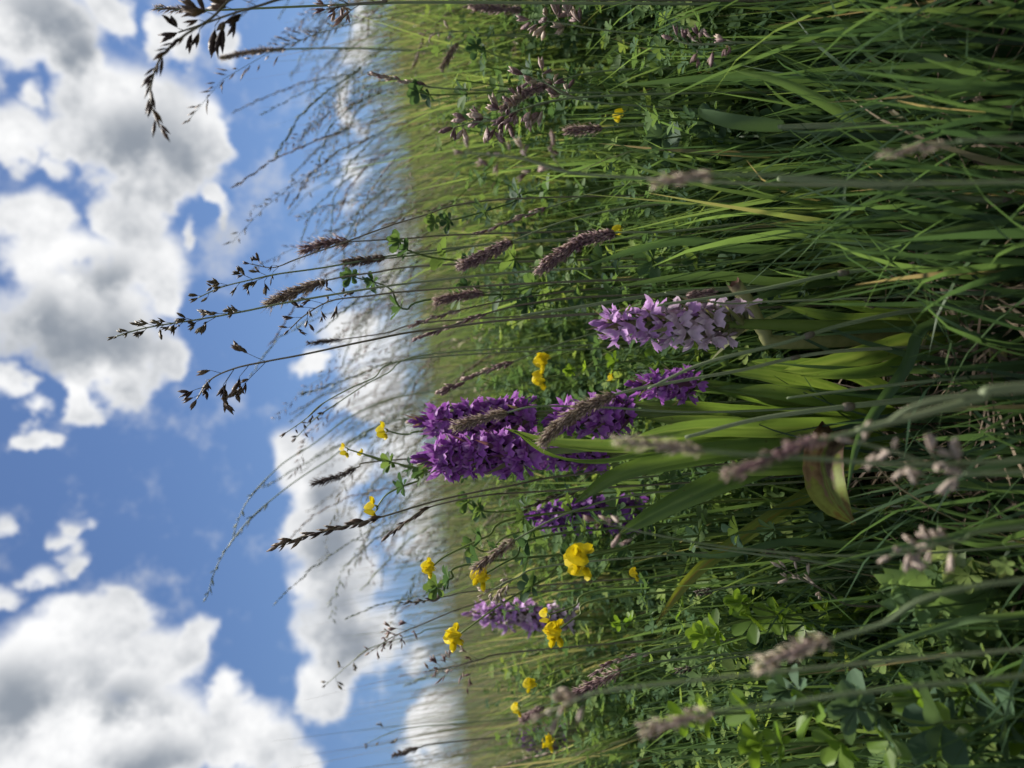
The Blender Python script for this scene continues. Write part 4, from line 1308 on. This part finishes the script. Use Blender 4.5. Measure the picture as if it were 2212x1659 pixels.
def build_grasses():
    A = 'grass heads against the sky'
    g = grass
    g('dark arching grass head curling down over the cloud in the upper right', [(345, 275, .46), (328, 230, .46), (327, 180, .46), (350, 120, .46), (400, 75, .46), (455, 40, .47), (560, -40, .49), (900, -170, .52)], 5, 'spike', 'seed_dark', 'culm_dark', .0009, size=1.05, florets=1, dens=1.9, spread=.7, gap=.010, group=A)
    g('dark grass panicle with big hanging spikelets under the arching head', [(385, 70, .50), (430, 55, .50), (500, 30, .50), (560, 12, .50), (640, -10, .51), (900, -60, .53)], 4, 'panicle', 'seed_dark', 'culm_dark', .0010, branch=.026, size=1.35, florets=3, dens=1.0, spread=.65, gap=.010, group=A)
    g('narrow green grass spike at the very right edge of the sky', [(338, 18, .62), (450, 22, .62), (600, 16, .62), (800, 8, .63), (1000, 5, .64)], 2, 'dense', 'seed_brown', 'culm', .0012, rad=.0018, group=A)
    g('soft narrow grass spike below the hanging spikelets, out of focus', [(478, 126, 1.25), (540, 112, 1.25), (620, 106, 1.25), (760, 104, 1.25), (950, 110, 1.25)], 3, 'dense', 'seed_brown', 'culm', .0018, rad=.0048, group=A)
    g('tallest grass with a tan spike tip reaching into the big cloud', [(250, 727, .70), (300, 712, .70), (350, 702, .70), (430, 690, .70), (530, 672, .70), (640, 650, .71), (900, 610, .73), (1250, 580, .75)], 5, 'panicle', 'seed_tan_obj', 'culm', .0011, branch=.020, size=.85, florets=3, dens=1.7, spread=.42, gap=.0085, group=A)
    g('tan grass panicle with feathery side branches just right of the tallest grass', [(428, 643, .72), (480, 620, .72), (540, 605, .72), (600, 592, .72), (700, 578, .73), (900, 545, .75), (1200, 520, .78)], 4, 'panicle', 'seed_tan_obj', 'culm', .0010, branch=.022, size=.85, florets=3, dens=1.5, spread=.65, gap=.011, group=A)
    g('thin grass panicle leaning between dark heads, with a fork at its top', [(540, 570, .76), (590, 578, .76), (640, 560, .76), (740, 525, .77), (900, 470, .79), (1100, 430, .81)], 3, 'panicle', 'seed_dark', 'culm_dark', .0009, branch=.024, size=.85, florets=2, dens=.9, spread=.8, gap=.015, group=A)
    g('grass with large dark drooping spikelets standing alone on blue sky', [(425, 862, .60), (455, 820, .60), (510, 795, .60), (580, 780, .60), (660, 765, .605), (800, 735, .62), (930, 712, .64), (1250, 680, .66)], 4, 'panicle', 'seed_dark', 'culm_dark', .0010, branch=.036, size=1.05, florets=3, dens=1.0, spread=.65, gap=.010, group=A)
    g('bushy dark brown grass head in the middle of the sky edge, upper of two', [(582, 655, .78), (640, 630, .78), (705, 606, .78), (800, 590, .79), (1000, 570, .80)], 3, 'dense', 'seed_brown', 'culm_dark', .0011, rad=.0056, size=1.5, dens=1.0, group=A)
    g('bushy dark brown grass head in the middle of the sky edge, lower and more ragged', [(625, 712, .72), (660, 680, .72), (715, 650, .72), (790, 640, .72), (900, 628, .73), (1200, 610, .75)], 4, 'panicle', 'seed_dark', 'culm_dark', .0010, branch=.030, size=.85, florets=2, dens=1.5, spread=.65, gap=.0085, group=A)
    g('reddish brown flat grass head above a leafy shoot on the sky', [(658, 540, .80), (705, 525, .80), (758, 522, .80), (880, 515, .81), (1050, 505, .83)], 3, 'dense', 'seed_purple', 'culm_dark', .0010, rad=.0052, size=1.7, dens=.7, group=A)
    g('dense dark cylindrical grass head pointing straight up at the skyline', [(745, 566, .74), (790, 562, .74), (835, 558, .74), (950, 545, .76), (1150, 520, .78)], 3, 'dense', 'seed_dark', 'culm', .0010, rad=.0043, dens=1.1, group=A)
    g('thin dark grass spike below the lone grass with drooping spikelets', [(668, 742, .86), (740, 733, .86), (830, 720, .86), (1000, 690, .88)], 2, 'dense', 'seed_dark', 'culm_dark', .0010, rad=.0024, group=A)
    g('long purple brown grass head tapering to a fine tip over the white cloud', [(603, 1178, .64), (660, 1158, .64), (740, 1138, .64), (830, 1115, .645), (950, 1080, .66), (1100, 1050, .68), (1300, 1020, .70)], 4, 'spike', 'seed_dark', 'culm_dark', .0010, size=1.25, florets=2, dens=1.15, spread=.4, gap=.010, group=A)
    g('dark narrow grass head hugging the stem of the long purple brown one', [(840, 1155, .66), (880, 1125, .66), (930, 1095, .67), (1050, 1070, .68), (1200, 1060, .70)], 3, 'spike', 'seed_dark', 'culm_dark', .0009, size=.9, florets=2, dens=1.6, spread=.3, gap=.009, group=A)
    g('small dark loose panicle over the edge of the white cloud', [(618, 935, .80), (660, 905, .80), (700, 870, .80), (800, 820, .81), (950, 770, .83)], 3, 'panicle', 'seed_dark', 'culm', .0009, branch=.016, size=.85, florets=2, dens=.8, spread=.5, gap=.013, group=A)
    g('small dark loose panicle just below the one at the cloud edge', [(640, 945, .86), (680, 905, .86), (730, 870, .86), (830, 810, .87), (980, 760, .88)], 3, 'panicle', 'seed_dark', 'culm', .0009, branch=.016, size=.85, florets=2, dens=.8, spread=.5, gap=.013, group=A)
    g('short dark grass head beside the topmost yellow flower', [(678, 1044, .82), (730, 1030, .82), (770, 1010, .82), (900, 990, .84)], 3, 'dense', 'seed_dark', 'culm_dark', .0009, rad=.0028, size=1.2, group=A)
    g('feathery drooping grass head, leftmost arch into the blue sky', [(447, 1290, 1.15), (470, 1220, 1.15), (515, 1150, 1.15), (580, 1085, 1.16), (700, 1000, 1.18), (900, 900, 1.22)], 4, 'spike', 'wisp', 'culm', .0012, size=1.3, florets=1, dens=.75, spread=.8, gap=.016, group=A)
    g('feathery drooping grass head on the white cloud, right of the leftmost arch', [(502, 1160, 1.2), (530, 1090, 1.2), (580, 1030, 1.2), (660, 970, 1.22), (900, 850, 1.25)], 3, 'spike', 'wisp', 'culm', .0012, size=1.3, florets=1, dens=.75, spread=.8, gap=.016, group=A)
    g('thin brown grass spike just above the skyline left of the yellow heads', [(873, 1302, .84), (915, 1298, .84), (965, 1288, .84), (1100, 1270, .85)], 3, 'spike', 'seed_dark', 'culm_dark', .0009, size=.9, florets=2, dens=1.4, spread=.35, gap=.011, group=A)
    g('pinkish brown grass panicle leaning left above the lilac orchid', [(800, 1408, .90), (850, 1375, .90), (920, 1345, .90), (1010, 1310, .92), (1150, 1280, .94)], 3, 'panicle', 'seed_purple_obj', 'culm_dark', .0010, branch=.025, size=.9, florets=2, dens=1.3, spread=.6, gap=.010, group=A)
    g('pale loose grass panicle low against the sky near the left edge', [(705, 1478, 1.1), (760, 1430, 1.1), (800, 1400, 1.1), (900, 1370, 1.12), (1000, 1350, 1.14)], 3, 'panicle', 'seed_tan_obj', 'culm', .0010, branch=.035, size=1.1, florets=2, dens=.7, spread=.8, gap=.02, group=A)
    g('dense pinkish grass panicle on the skyline at the left', [(925, 1450, .88), (980, 1440, .88), (1035, 1425, .88), (1150, 1405, .9)], 3, 'panicle', 'seed_purple_obj', 'culm_dark', .0010, branch=.034, size=.9, florets=2, dens=1.4, spread=.8, gap=.009, group=A)
    g('short dark grass spike on the sky at the far left edge', [(850, 1632, 1.1), (905, 1615, 1.1), (1000, 1600, 1.12)], 2, 'dense', 'seed_dark', 'culm_dark', .0012, rad=.004, group=A)
    g('open pale grass panicle on the sky close to the left edge', [(795, 1605, 1.2), (850, 1580, 1.2), (900, 1570, 1.2), (1020, 1560, 1.2)], 3, 'panicle', 'seed_tan_obj', 'culm', .0010, branch=.03, size=1.0, florets=2, dens=.6, spread=.9, gap=.022, group=A)
    g('tiny dark grass head curling at the skyline above the purple orchids', [(885, 915, .80), (950, 925, .78), (1040, 905, .76), (1150, 890, .75)], 3, 'spike', 'seed_purple_obj', 'culm', .0009, size=.85, florets=2, dens=1.3, spread=.4, gap=.011, group=A)
    g('reddish grass head at the right end of the skyline, cut by the picture edge', [(705, 20, .60), (770, 8, .60), (830, 4, .60), (950, -4, .61)], 3, 'panicle', 'seed_purple_obj', 'culm_dark', .0012, branch=.028, size=1.0, florets=2, dens=1.5, spread=.7, gap=.009, group=A)
    g('purple grass head rising in front of the skyline beside rounded leaves', [(808, 162, .80), (860, 172, .80), (930, 188, .80), (1050, 195, .81), (1250, 200, .83)], 3, 'spike', 'seed_purple_obj', 'culm', .0010, size=.95, florets=2, dens=2.2, spread=.35, gap=.010, group=A)
    B = 'woolly grass heads in front of the meadow'
    g('thick purple brown cylindrical grass head tilted left, in sharp focus', [(995, 575, .70), (1050, 550, .70), (1108, 520, .70), (1250, 470, .72), (1450, 440, .74)], 3, 'dense', 'seed_purple', 'culm', .0010, rad=.0062, size=.95, dens=1.9, group=B)
    g('long curved grey purple woolly head under the thick cylindrical one', [(1165, 585, .66), (1210, 550, .66), (1260, 520, .66), (1330, 503, .66), (1450, 500, .67), (1650, 480, .69)], 4, 'dense', 'seed_purple', 'culm', .0011, rad=.0066, size=.95, dens=1.9, group=B)
    g('slender purple grass head right of the thick cylindrical one', [(1038, 502, .76), (1100, 478, .76), (1185, 448, .76), (1350, 400, .78), (1550, 380, .8)], 3, 'spike', 'seed_purple_obj', 'culm', .0010, size=.9, florets=2, dens=2.3, spread=.35, gap=.010, group=B)
    g('upper of three upright reddish grass heads near the skyline centre', [(943, 652, .80), (990, 640, .80), (1048, 632, .80), (1200, 610, .82), (1400, 600, .84)], 3, 'dense', 'seed_purple', 'culm', .0010, rad=.0048, size=1.1, dens=1.2, group=B)
    g('middle of three upright reddish grass heads near the skyline centre', [(892, 702, .78), (940, 685, .78), (1000, 668, .78), (1150, 640, .80), (1350, 620, .82)], 3, 'spike', 'seed_purple_obj', 'culm_dark', .0010, size=.9, florets=2, dens=2.2, spread=.35, gap=.010, group=B)
    g('lowest and longest of three upright reddish grass heads near the skyline centre', [(908, 726, .74), (970, 705, .74), (1055, 676, .74), (1150, 655, .75), (1300, 640, .77)], 3, 'spike', 'seed_purple_obj', 'culm_dark', .0010, size=.95, florets=2, dens=2.4, spread=.38, gap=.010, group=B)
    g('tilted purple grass head between the yellow flowers and the tall orchid pair', [(963, 842, .82), (1030, 812, .82), (1112, 780, .82), (1250, 730, .84), (1400, 700, .86)], 3, 'spike', 'seed_purple_obj', 'culm', .0010, size=1.05, florets=3, dens=2.0, spread=.45, gap=.010, group=B)
    g('large grey brown woolly head lying across the lower purple orchid', [(1173, 955, .56), (1205, 920, .56), (1255, 885, .56), (1330, 852, .56), (1420, 832, .56), (1600, 800, .565), (1800, 760, .575)], 4, 'dense', 'seed_brown', 'culm', .0014, rad=.0050, size=1.0, dens=1.7, nodes=(.55,), group=B)
    g('brown grass head lying across the right one of the tall purple orchids', [(985, 922, .60), (1040, 905, .60), (1100, 890, .60), (1160, 878, .60), (1300, 880, .61), (1550, 890, .62)], 3, 'dense', 'seed_brown', 'culm', .0010, rad=.0036, size=1.1, dens=1.2, group=B)
    g('blurred pinkish grass head close to the lens above the broad orchid leaves', [(1338, 957, .31), (1400, 960, .31), (1465, 966, .31), (1530, 975, .31), (1750, 990, .31), (2100, 1000, .31)], 4, 'dense', 'seed_pale', 'culm', .0010, rad=.0027, size=.75, dens=.6, group=B)
    g('blurred purple grass head close to the lens beside the curled brown leaf', [(1572, 1024, .31), (1640, 1000, .31), (1720, 965, .31), (1795, 945, .31), (1900, 920, .31), (2130, 850, .31)], 4, 'dense', 'seed_purple', 'culm', .0012, rad=.0030, size=.75, dens=.7, group=B)
    g('pink open grass panicle with spread branches, largest on the right side', [(980, 276, .66), (1020, 265, .66), (1070, 258, .66), (1130, 235, .66), (1210, 215, .665), (1350, 205, .68), (1600, 200, .70)], 5, 'panicle', 'seed_purple_obj', 'culm', .0010, branch=.026, size=1.2, florets=4, dens=1.5, spread=.65, gap=.009, group=B)
    g('second pink open panicle crossing a dark woolly head on the right', [(1130, 160, .70), (1180, 180, .70), (1250, 215, .70), (1400, 230, .71), (1600, 240, .73)], 3, 'panicle', 'seed_purple_obj', 'culm', .0010, branch=.024, size=1.15, florets=4, dens=1.3, spread=.75, gap=.011, group=B)
    g('dark slanting woolly head behind the pink open panicle', [(1085, 235, .78), (1130, 205, .78), (1195, 178, .78), (1350, 150, .8)], 3, 'dense', 'seed_purple', 'culm', .0010, rad=.005, size=1.0, dens=1.2, group=B)
    g('blurred mauve grass panicle close to the lens under the pink open one', [(1005, 330, .42), (1070, 335, .42), (1140, 345, .42), (1230, 372, .42), (1400, 385, .42), (1800, 400, .43)], 4, 'panicle', 'seed_purple_obj', 'culm', .0010, branch=.016, size=.75, florets=3, dens=1.4, spread=.7, gap=.007, group=B)
    g('blurred pale grass head close to the lens at mid right', [(1418, 396, .31), (1475, 386, .31), (1545, 378, .31), (1700, 380, .31), (2000, 395, .31)], 3, 'dense', 'seed_pale', 'culm', .0009, rad=.0024, size=.7, dens=.6, group=B)
    g('grass head of pale pink husks near the top right, on a leaning stem', [(1145, 42, .72), (1200, 48, .72), (1285, 62, .72), (1400, 75, .73), (1600, 90, .75)], 3, 'panicle', 'seed_purple_obj', 'culm', .0010, branch=.022, size=1.2, florets=4, dens=1.4, spread=.75, gap=.010, group=B)
    g('small pale panicle high on the right in front of far grass', [(918, 72, 1.0), (960, 70, 1.0), (1000, 68, 1.0), (1150, 80, 1.02)], 3, 'panicle', 'seed_pale', 'culm', .0010, branch=.025, size=.95, florets=2, dens=1.2, spread=.6, gap=.012, group=B)
    g('small grey bent woolly head right of the rounded leaves', [(955, 148, .95), (970, 120, .95), (990, 92, .95), (1100, 75, .97)], 3, 'dense', 'seed_brown', 'culm', .0010, rad=.0042, size=1.1, group=B)
    g('purple grass head with a few spread branches over dark blades at the right', [(1455, 85, .56), (1490, 95, .56), (1540, 95, .56), (1605, 92, .56), (1750, 95, .57), (1950, 110, .58)], 4, 'panicle', 'seed_purple_obj', 'culm', .0012, branch=.020, size=.9, florets=3, dens=1.1, spread=.9, gap=.011, group=B)
    g('blurred cream grass head close to the lens over the dark bottom right', [(1920, 335, .31), (1985, 320, .31), (2060, 308, .31), (2200, 300, .31)], 3, 'dense', 'seed_pale', 'culm', .0010, rad=.0020, size=.7, dens=.4, group=B)
    g('brown woolly head touching the yellow flower half behind it', [(1028, 1228, .62), (1065, 1200, .62), (1115, 1165, .62), (1250, 1100, .64), (1450, 1060, .66)], 3, 'dense', 'seed_brown', 'culm', .0010, rad=.0040, size=1.0, dens=1.2, group=B)
    g('slender grey grass head in front of the dark violet orchid', [(1135, 1100, .74), (1180, 1080, .74), (1250, 1060, .74), (1400, 1030, .76)], 3, 'spike', 'seed_tan_obj', 'culm', .0010, size=.85, florets=2, dens=2.0, spread=.4, gap=.010, group=B)
    g('slim purple grass head crossing low left clover leaves', [(1285, 1452, .66), (1340, 1425, .66), (1415, 1408, .66), (1600, 1380, .68)], 3, 'spike', 'seed_purple_obj', 'culm', .0010, size=.85, florets=2, dens=2.0, spread=.35, gap=.010, group=B)
    g('tapering grey purple grass head left of the slim purple one', [(1235, 1502, .62), (1290, 1475, .62), (1345, 1448, .62), (1500, 1420, .64)], 3, 'dense', 'seed_purple', 'culm', .0010, rad=.0036, size=1.0, dens=1.2, group=B)
    g('blurred pink grass head close to the lens left of the bright green shoots', [(1640, 1440, .31), (1720, 1405, .31), (1800, 1380, .31), (1900, 1350, .31), (2150, 1260, .31)], 3, 'dense', 'seed_pale', 'culm', .0011, rad=.0034, size=.85, dens=.5, group=B)
    g('blurred pink grass head close to the lens over bright green leaves at the left', [(1395, 1580, .31), (1460, 1560, .31), (1550, 1535, .31), (1700, 1520, .31), (2000, 1480, .31)], 3, 'dense', 'seed_pale', 'culm', .0010, rad=.0028, size=.8, dens=.45, group=B)
    g('blurred cream grass tuft close to the lens right of the thistle', [(1925, 1200, .33), (1950, 1190, .33), (2075, 1168, .33), (2200, 1140, .34)], 3, 'panicle', 'seed_pale', 'culm', .0010, branch=.007, size=.75, florets=4, dens=2.2, spread=.7, gap=.006, group=B)
    g('blurred cream grass tuft close to the lens below the curled brown leaf', [(1850, 955, .31), (1930, 975, .31), (2000, 1000, .31), (2085, 1015, .31), (2200, 1020, .31)], 4, 'panicle', 'seed_pale', 'culm', .0010, branch=.009, size=.72, florets=4, dens=1.7, spread=.8, gap=.008, group=B)
    g('white chaffy grass panicle among clover left of the curled brown leaf', [(1690, 1228, .58), (1740, 1255, .58), (1790, 1280, .58), (1870, 1310, .59)], 3, 'panicle', 'seed_pale', 'culm_dark', .0008, branch=.018, size=.85, florets=3, dens=.9, spread=.9, gap=.011, group=B)
    g('short mauve grass head just above the pale lilac orchid tip', [(1540, 632, .56), (1480, 640, .56), (1440, 632, .56), (1560, 655, .565), (1700, 650, .57)], 2, 'dense', 'seed_purple', 'culm', .0008, rad=.003, size=.9, group=B)
    g('beige chaffy grass panicle left of the yellow flower half behind a brown head', [(1045, 1284, .70), (1075, 1268, .70), (1112, 1250, .70), (1250, 1215, .71)], 3, 'panicle', 'seed_pale', 'culm', .0009, branch=.016, size=.9, florets=3, dens=1.5, spread=.6, gap=.009, group=B)
    g('blurred beige grass head close to the lens in front of the dark far grass', [(1180, 1540, .33), (1230, 1520, .33), (1295, 1495, .33), (1500, 1470, .33), (1900, 1430, .34)], 3, 'panicle', 'seed_pale', 'culm', .0009, branch=.008, size=.7, florets=3, dens=1.8, spread=.6, gap=.005, group=B)
    g('soft purple woolly head beside the half hidden orange yellow flower', [(1128, 1556, 1.0), (1150, 1542, 1.0), (1175, 1525, 1.0), (1300, 1500, 1.0)], 3, 'dense', 'seed_purple', 'culm', .0010, rad=.006, size=1.2, group=B)
    g('mauve loose grass panicle across the tips of the broad orchid leaves', [(1288, 1125, .46), (1340, 1138, .46), (1430, 1158, .46), (1600, 1185, .47), (1900, 1200, .48)], 3, 'panicle', 'seed_purple_obj', 'culm', .0008, branch=.014, size=.85, florets=3, dens=1.0, spread=.6, gap=.009, group=B)
    g('blurred dark purple woolly head at the top edge in front of far grass', [(1020, 14, .95), (1070, 18, .95), (1130, 22, .95), (1280, 40, .97)], 3, 'dense', 'seed_purple', 'culm', .0010, rad=.006, size=1.1, group=B)
    g('small dark woolly head under the pink open panicle among clover', [(1225, 284, .76), (1260, 280, .76), (1305, 276, .76), (1430, 270, .77)], 3, 'dense', 'seed_purple', 'culm', .0009, rad=.0042, size=1.0, group=B)
    D = 'thick hairy grass culms'
    k = dict(kind='none', group=D)
    g('grey hairy culm with a dark joint crossing in front of the broad orchid leaves', [(1480, 945, .52), (1640, 905, .52), (1820, 880, .52), (2000, 862, .53)], 0, r=.0024, nodes=(.42,), **k)
    g('grey hairy culm with a joint in front of the pale lilac stem', [(1400, 840, .54), (1520, 785, .54), (1690, 742, .54), (1830, 700, .55), (2000, 668, .56)], 0, r=.0019, nodes=(.42,), **k)
    g('grey culm passing right of the cut stem with a joint above the soil', [(1420, 660, .55), (1620, 630, .55), (1830, 588, .55), (2000, 575, .56)], 0, r=.0019, nodes=(.5,), **k)
    g('thickest grey hairy culm slanting across the dark blades at mid right', [(1680, 386, .50), (1850, 398, .50), (2000, 415, .50), (2130, 432, .50)], 0, r=.0030, nodes=(.75,), **k)
    g('green sheathed culm with a wide upright blade at the right', [(1680, 275, .55), (1800, 272, .55), (2000, 275, .55), (2150, 280, .55)], 0, r=.0036, nodes=(), leafy=((.02, .5, .07, .012),), **k)
    g('pale blade-like culm with light edges right of the pale lilac orchid tip', [(1125, 682, .66), (1260, 662, .66), (1400, 640, .66), (1560, 625, .66)], 0, r=.0022, **k)
    g('blurred grey culm close to the lens running to the bottom edge', [(1850, 930, .31), (1990, 895, .31), (2120, 860, .31), (2230, 835, .31)], 0, r=.0022, **k)
    g('green culm with a blade running low under the pale lilac orchid leaves', [(1700, 860, .52), (1900, 835, .52), (2100, 815, .52)], 0, r=.0015, **k)
    g('slim green culm with two joints left of the thistle', [(1500, 1180, .58), (1700, 1205, .58), (1900, 1225, .58)], 0, r=.0013, nodes=(.3,), **k)


build_grasses()


# ------------------------------------------------------------------ other plants
def build_others():
    # broad grass blades that show singly in front
    rows = [('broad pale grass blade bent across the foot of the orchid clump', [(2010, 700, .555), (1960, 790, .545), (1890, 890, .535), (1850, 960, .53), (1830, 1060, .53)], .0085, .5),
            ('broad dark grass blade lying level over the soil right of the cut stem', [(1830, 560, .60), (1822, 480, .60), (1815, 420, .60), (1840, 340, .60)], .012, .3),
            ('broad bright grass blade rising at the right edge above brown litter', [(1970, 330, .58), (1830, 250, .57), (1700, 180, .56), (1580, 150, .56)], .009, .6),
            ('long bright grass blade below the yellow side flowers', [(1800, 180, .62), (1650, 165, .62), (1500, 170, .62), (1330, 185, .63)], .0075, .4),
            ('broad green grass blade arching above the cut stem', [(1640, 540, .66), (1480, 520, .66), (1370, 540, .66), (1250, 580, .66)], .0085, .5),
            ('broad green grass blade with a pale edge left of the arching one', [(1700, 610, .66), (1560, 595, .66), (1450, 600, .66), (1330, 620, .66)], .0080, .3),
            ('dark green grass blade slanting down at the bottom right edge', [(2190, 90, .52), (2080, 60, .52), (1990, 30, .53), (1900, -20, .54)], .011, .5),
            ('wide green grass blade pointing right in the lower right corner', [(2200, 180, .50), (2090, 160, .50), (1990, 120, .51), (1900, 90, .52)], .012, .4),
            ('green grass blade fanning from the bottom edge near the middle', [(2190, 480, .50), (2060, 500, .51), (1900, 540, .53), (1750, 560, .55)], .007, .5),
            ('wide green grass blade sweeping over the left bottom edge', [(2190, 1130, .46), (2050, 1160, .46), (1900, 1190, .47), (1750, 1230, .48)], .0042, .7),
            ('green grass blade crossing the thistle from the bottom edge', [(2190, 1330, .44), (2050, 1350, .45), (1900, 1400, .46), (1780, 1460, .47)], .004, .6),
            ('light green grass blade upright beside the bright green shoots', [(1900, 1180, .60), (1700, 1170, .60), (1560, 1200, .60), (1420, 1190, .61)], .006, .6),
            ('tan dead grass blade slanting over the bottom right litter', [(2100, 420, .54), (2020, 330, .55), (1950, 260, .56), (1880, 200, .58)], .006, .4),
            ('orange dead grass blade low beneath the orchid clump', [(2190, 880, .50), (2100, 882, .50), (2000, 890, .51), (1930, 900, .52)], .0035, .3)]
    for label, pts, w, tw in rows:
        P = VV(*pts)
        base = Vector((P[0].x, P[0].y, gz(P[0].x, P[0].y)))
        C = curve([base] + P if (P[0] - base).length > .03 else P, 18)
        root = thing('grass_shoot', label, 'grass shoot', base, 'broad grass blades in front')
        t = np.linspace(0, 1, 18)
        dead = 'dead' in label
        mb = MB(); add_ribbon(mb, C - np.array(base), w * np.clip(np.sin(np.pi * np.clip(t * .78 + .22, 0, 1)) ** .6, .03, 1), view_side(C, np.linspace(tw, -tw, 18)), .45, 5,
                              np.clip((.97 if dead else random.uniform(.25, .6)) + .06 * np.sin(t * 7), 0, 1))
        part('blade', mb.mesh('blade'), 'grass_blade', root)
    # thick cut stem with a torn top
    b = soil(1680, 735, .64)
    root = thing('cut_stem', 'thick pale cut stem with a torn brown top behind the pale lilac orchid', 'cut stem', b)
    C = curve([V(1590, 618, .625), V(1620, 660, .625), V(1650, 715, .63), V(1700, 740, .635), b], 18) - np.array(b)
    n = 10; mb = MB()
    T, S, B_ = frames(C)
    a = np.linspace(0, 2 * np.pi, n, endpoint=False)
    ring = C[:, None] + .0058 * (np.cos(a)[None, :, None] * S[:, None] + np.sin(a)[None, :, None] * B_[:, None])
    jag = np.array([random.uniform(-.001, .006) for _ in range(n)])
    ring[0] += -T[0] * jag[:, None]
    f = [(i * n + j, i * n + (j + 1) % n, (i + 1) * n + (j + 1) % n, (i + 1) * n + j) for i in range(17) for j in range(n)]
    mb.add(ring.reshape(-1, 3), f, (), np.repeat(np.concatenate([[1.0, .75], np.linspace(.45, .3, 16)]), n))
    part('stem', mb.mesh('stem'), 'cut_stem', root)
    mb = MB(); inner = C[0] + T[0] * .004 + .0050 * (np.cos(a)[:, None] * S[0] + np.sin(a)[:, None] * B_[0])
    v = np.vstack([ring[0] * .99 + C[0] * .01, inner, [C[0] + T[0] * .006]])
    mb.add(v, [(j, (j + 1) % n, n + (j + 1) % n, n + j) for j in range(n)], [(n + j, n + (j + 1) % n, 2 * n) for j in range(n)], .5)
    part('torn_top', mb.mesh('torn_top'), 'cut_end', root)

    # thistle: spiny lobed leaves
    def thistle(label, leaves):
        p0 = leaves[0][0][0]
        b_ = soil(*p0)
        rt = thing('thistle', label, 'thistle', b_, 'young thistles')
        for pts, w, tw in leaves:
            W = VV(*pts)
            C_ = curve([b_] + W[1:], 24)
            S_ = view_side(C_, tw)
            T_ = np.gradient(C_, axis=0); T_ /= np.linalg.norm(T_, axis=1)[:, None]
            N_ = np.cross(T_, S_)
            t = np.linspace(0, 1, 24)
            prof = np.sin(np.pi * (t * .86 + .10)) ** .7
            mb_ = MB(); vs = []; fs = []
            for i in range(24):
                lob = (.36, .66, 1.25, .55)[i % 4]
                wl = w * .5 * prof[i] * min(.5, lob)
                tipk = w * .5 * prof[i] * lob * random.uniform(.85, 1.1)
                wave = .22 * w * math.sin(i * 1.6)
                fw = T_[i] * (.34 * w if i % 4 == 2 else .1 * w)
                for sgn in (-1, 1):
                    vs += [C_[i] + sgn * S_[i] * wl * .55 + N_[i] * wave * .3, C_[i] + sgn * S_[i] * tipk + N_[i] * (wave + .2 * w) + fw]
                vs.append(C_[i])
            for i in range(23):
                a_, b2 = i * 5, (i + 1) * 5
                fs += [(a_ + 1, a_, b2, b2 + 1), (a_, a_ + 4, b2 + 4, b2), (a_ + 4, a_ + 2, b2 + 2, b2 + 4), (a_ + 2, a_ + 3, b2 + 3, b2 + 2)]
            mb_.add(np.array(vs) - np.array(b_), fs, (), .5)
            lf = part('leaf', mb_.mesh('leaf'), 'thistle_leaf', rt)
            sb = MB()                                 # spines along the rim
            add_tube(sb, C_[::3] - np.array(b_), np.linspace(.0009, .0003, 8), 4, .9)
            for i in range(2, 23):
                if i % 2 == 0:
                    for sgn in (-1, 1):
                        k_ = 1 if sgn < 0 else 3
                        q_ = vs[i * 5 + k_]
                        add_spindle(sb, q_ - np.array(b_) - sgn * S_[i] * .0008, sgn * S_[i] + T_[i] * .6 + N_[i] * .3, .0042, .00030, 3, 1.0, .2)
            sp_ = part('spines', sb.mesh('spines'), 'thistle_leaf', lf)
            sp_['kind'] = 'stuff'
    thistle('pale green spiny thistle with two long toothed leaves, left of the cream tuft', [
        ([(2100, 1290, .53), (2010, 1270, .515), (1950, 1265, .50), (1905, 1262, .495)], .026, .3),
        ([(2100, 1290, .53), (2030, 1310, .50), (1970, 1312, .49), (1925, 1318, .49)], .024, .5),
        ([(2100, 1290, .53), (2080, 1240, .515), (2050, 1215, .51), (2010, 1205, .50)], .020, .5)])
    thistle('small spiny thistle leaf standing edge-on above the bottom edge', [
        ([(2130, 1395, .52), (2090, 1390, .515), (2070, 1385, .51), (2030, 1380, .51)], .022, .4),
        ([(2130, 1395, .52), (2110, 1420, .51), (2080, 1440, .51)], .018, .6)])
    # sedges
    for label, pts in (('dark brown sedge head right of the pale lilac stem', [(1872, 655, .57), (1895, 662, .57), (1980, 668, .58)]),
                       ('dark brown sedge head between the bright green shoots and the yellow leaf', [(1508, 1282, .60), (1540, 1276, .60), (1640, 1262, .61)]),
                       ('dark brown sedge head with pale tips left of the bright green shoots', [(1465, 1450, .60), (1495, 1443, .60), (1620, 1415, .62)]),
                       ('small blackish sedge head near the yellowing orchid leaf', [(1655, 1190, .62), (1680, 1194, .62), (1780, 1220, .63)])):
        W = VV(*pts); b_ = Vector((W[-1].x, W[-1].y, gz(W[-1].x, W[-1].y)))
        rt = thing('sedge', label, 'sedge', b_, 'small sedges')
        C_ = curve(W + [b_], 24) - np.array(b_)
        mb_ = MB(); add_tube(mb_, C_, .0008, 5, .3); part('stem', mb_.mesh('stem'), 'culm', rt)
        hd = MB(); tip_, low = C_[0], np.array(W[1] - b_)
        add_tube(hd, [tip_, (tip_ + low) / 2, low], [.0006, .0014, .0008], 5, .2)
        for i in range(34):
            p = tip_ + (low - tip_) * (i / 33)
            o_ = nrng.normal(0, 1, 3); ax_ = (tip_ - low) / np.linalg.norm(tip_ - low)
            o_ -= ax_ * o_.dot(ax_); o_ /= np.linalg.norm(o_)
            add_spindle(hd, p + o_ * .0006, ax_ + o_ * .7, .0042, .0007, 4, nrng.random())
        part('seed_head', hd.mesh('seed_head'), 'sedge_head', rt)


build_others()
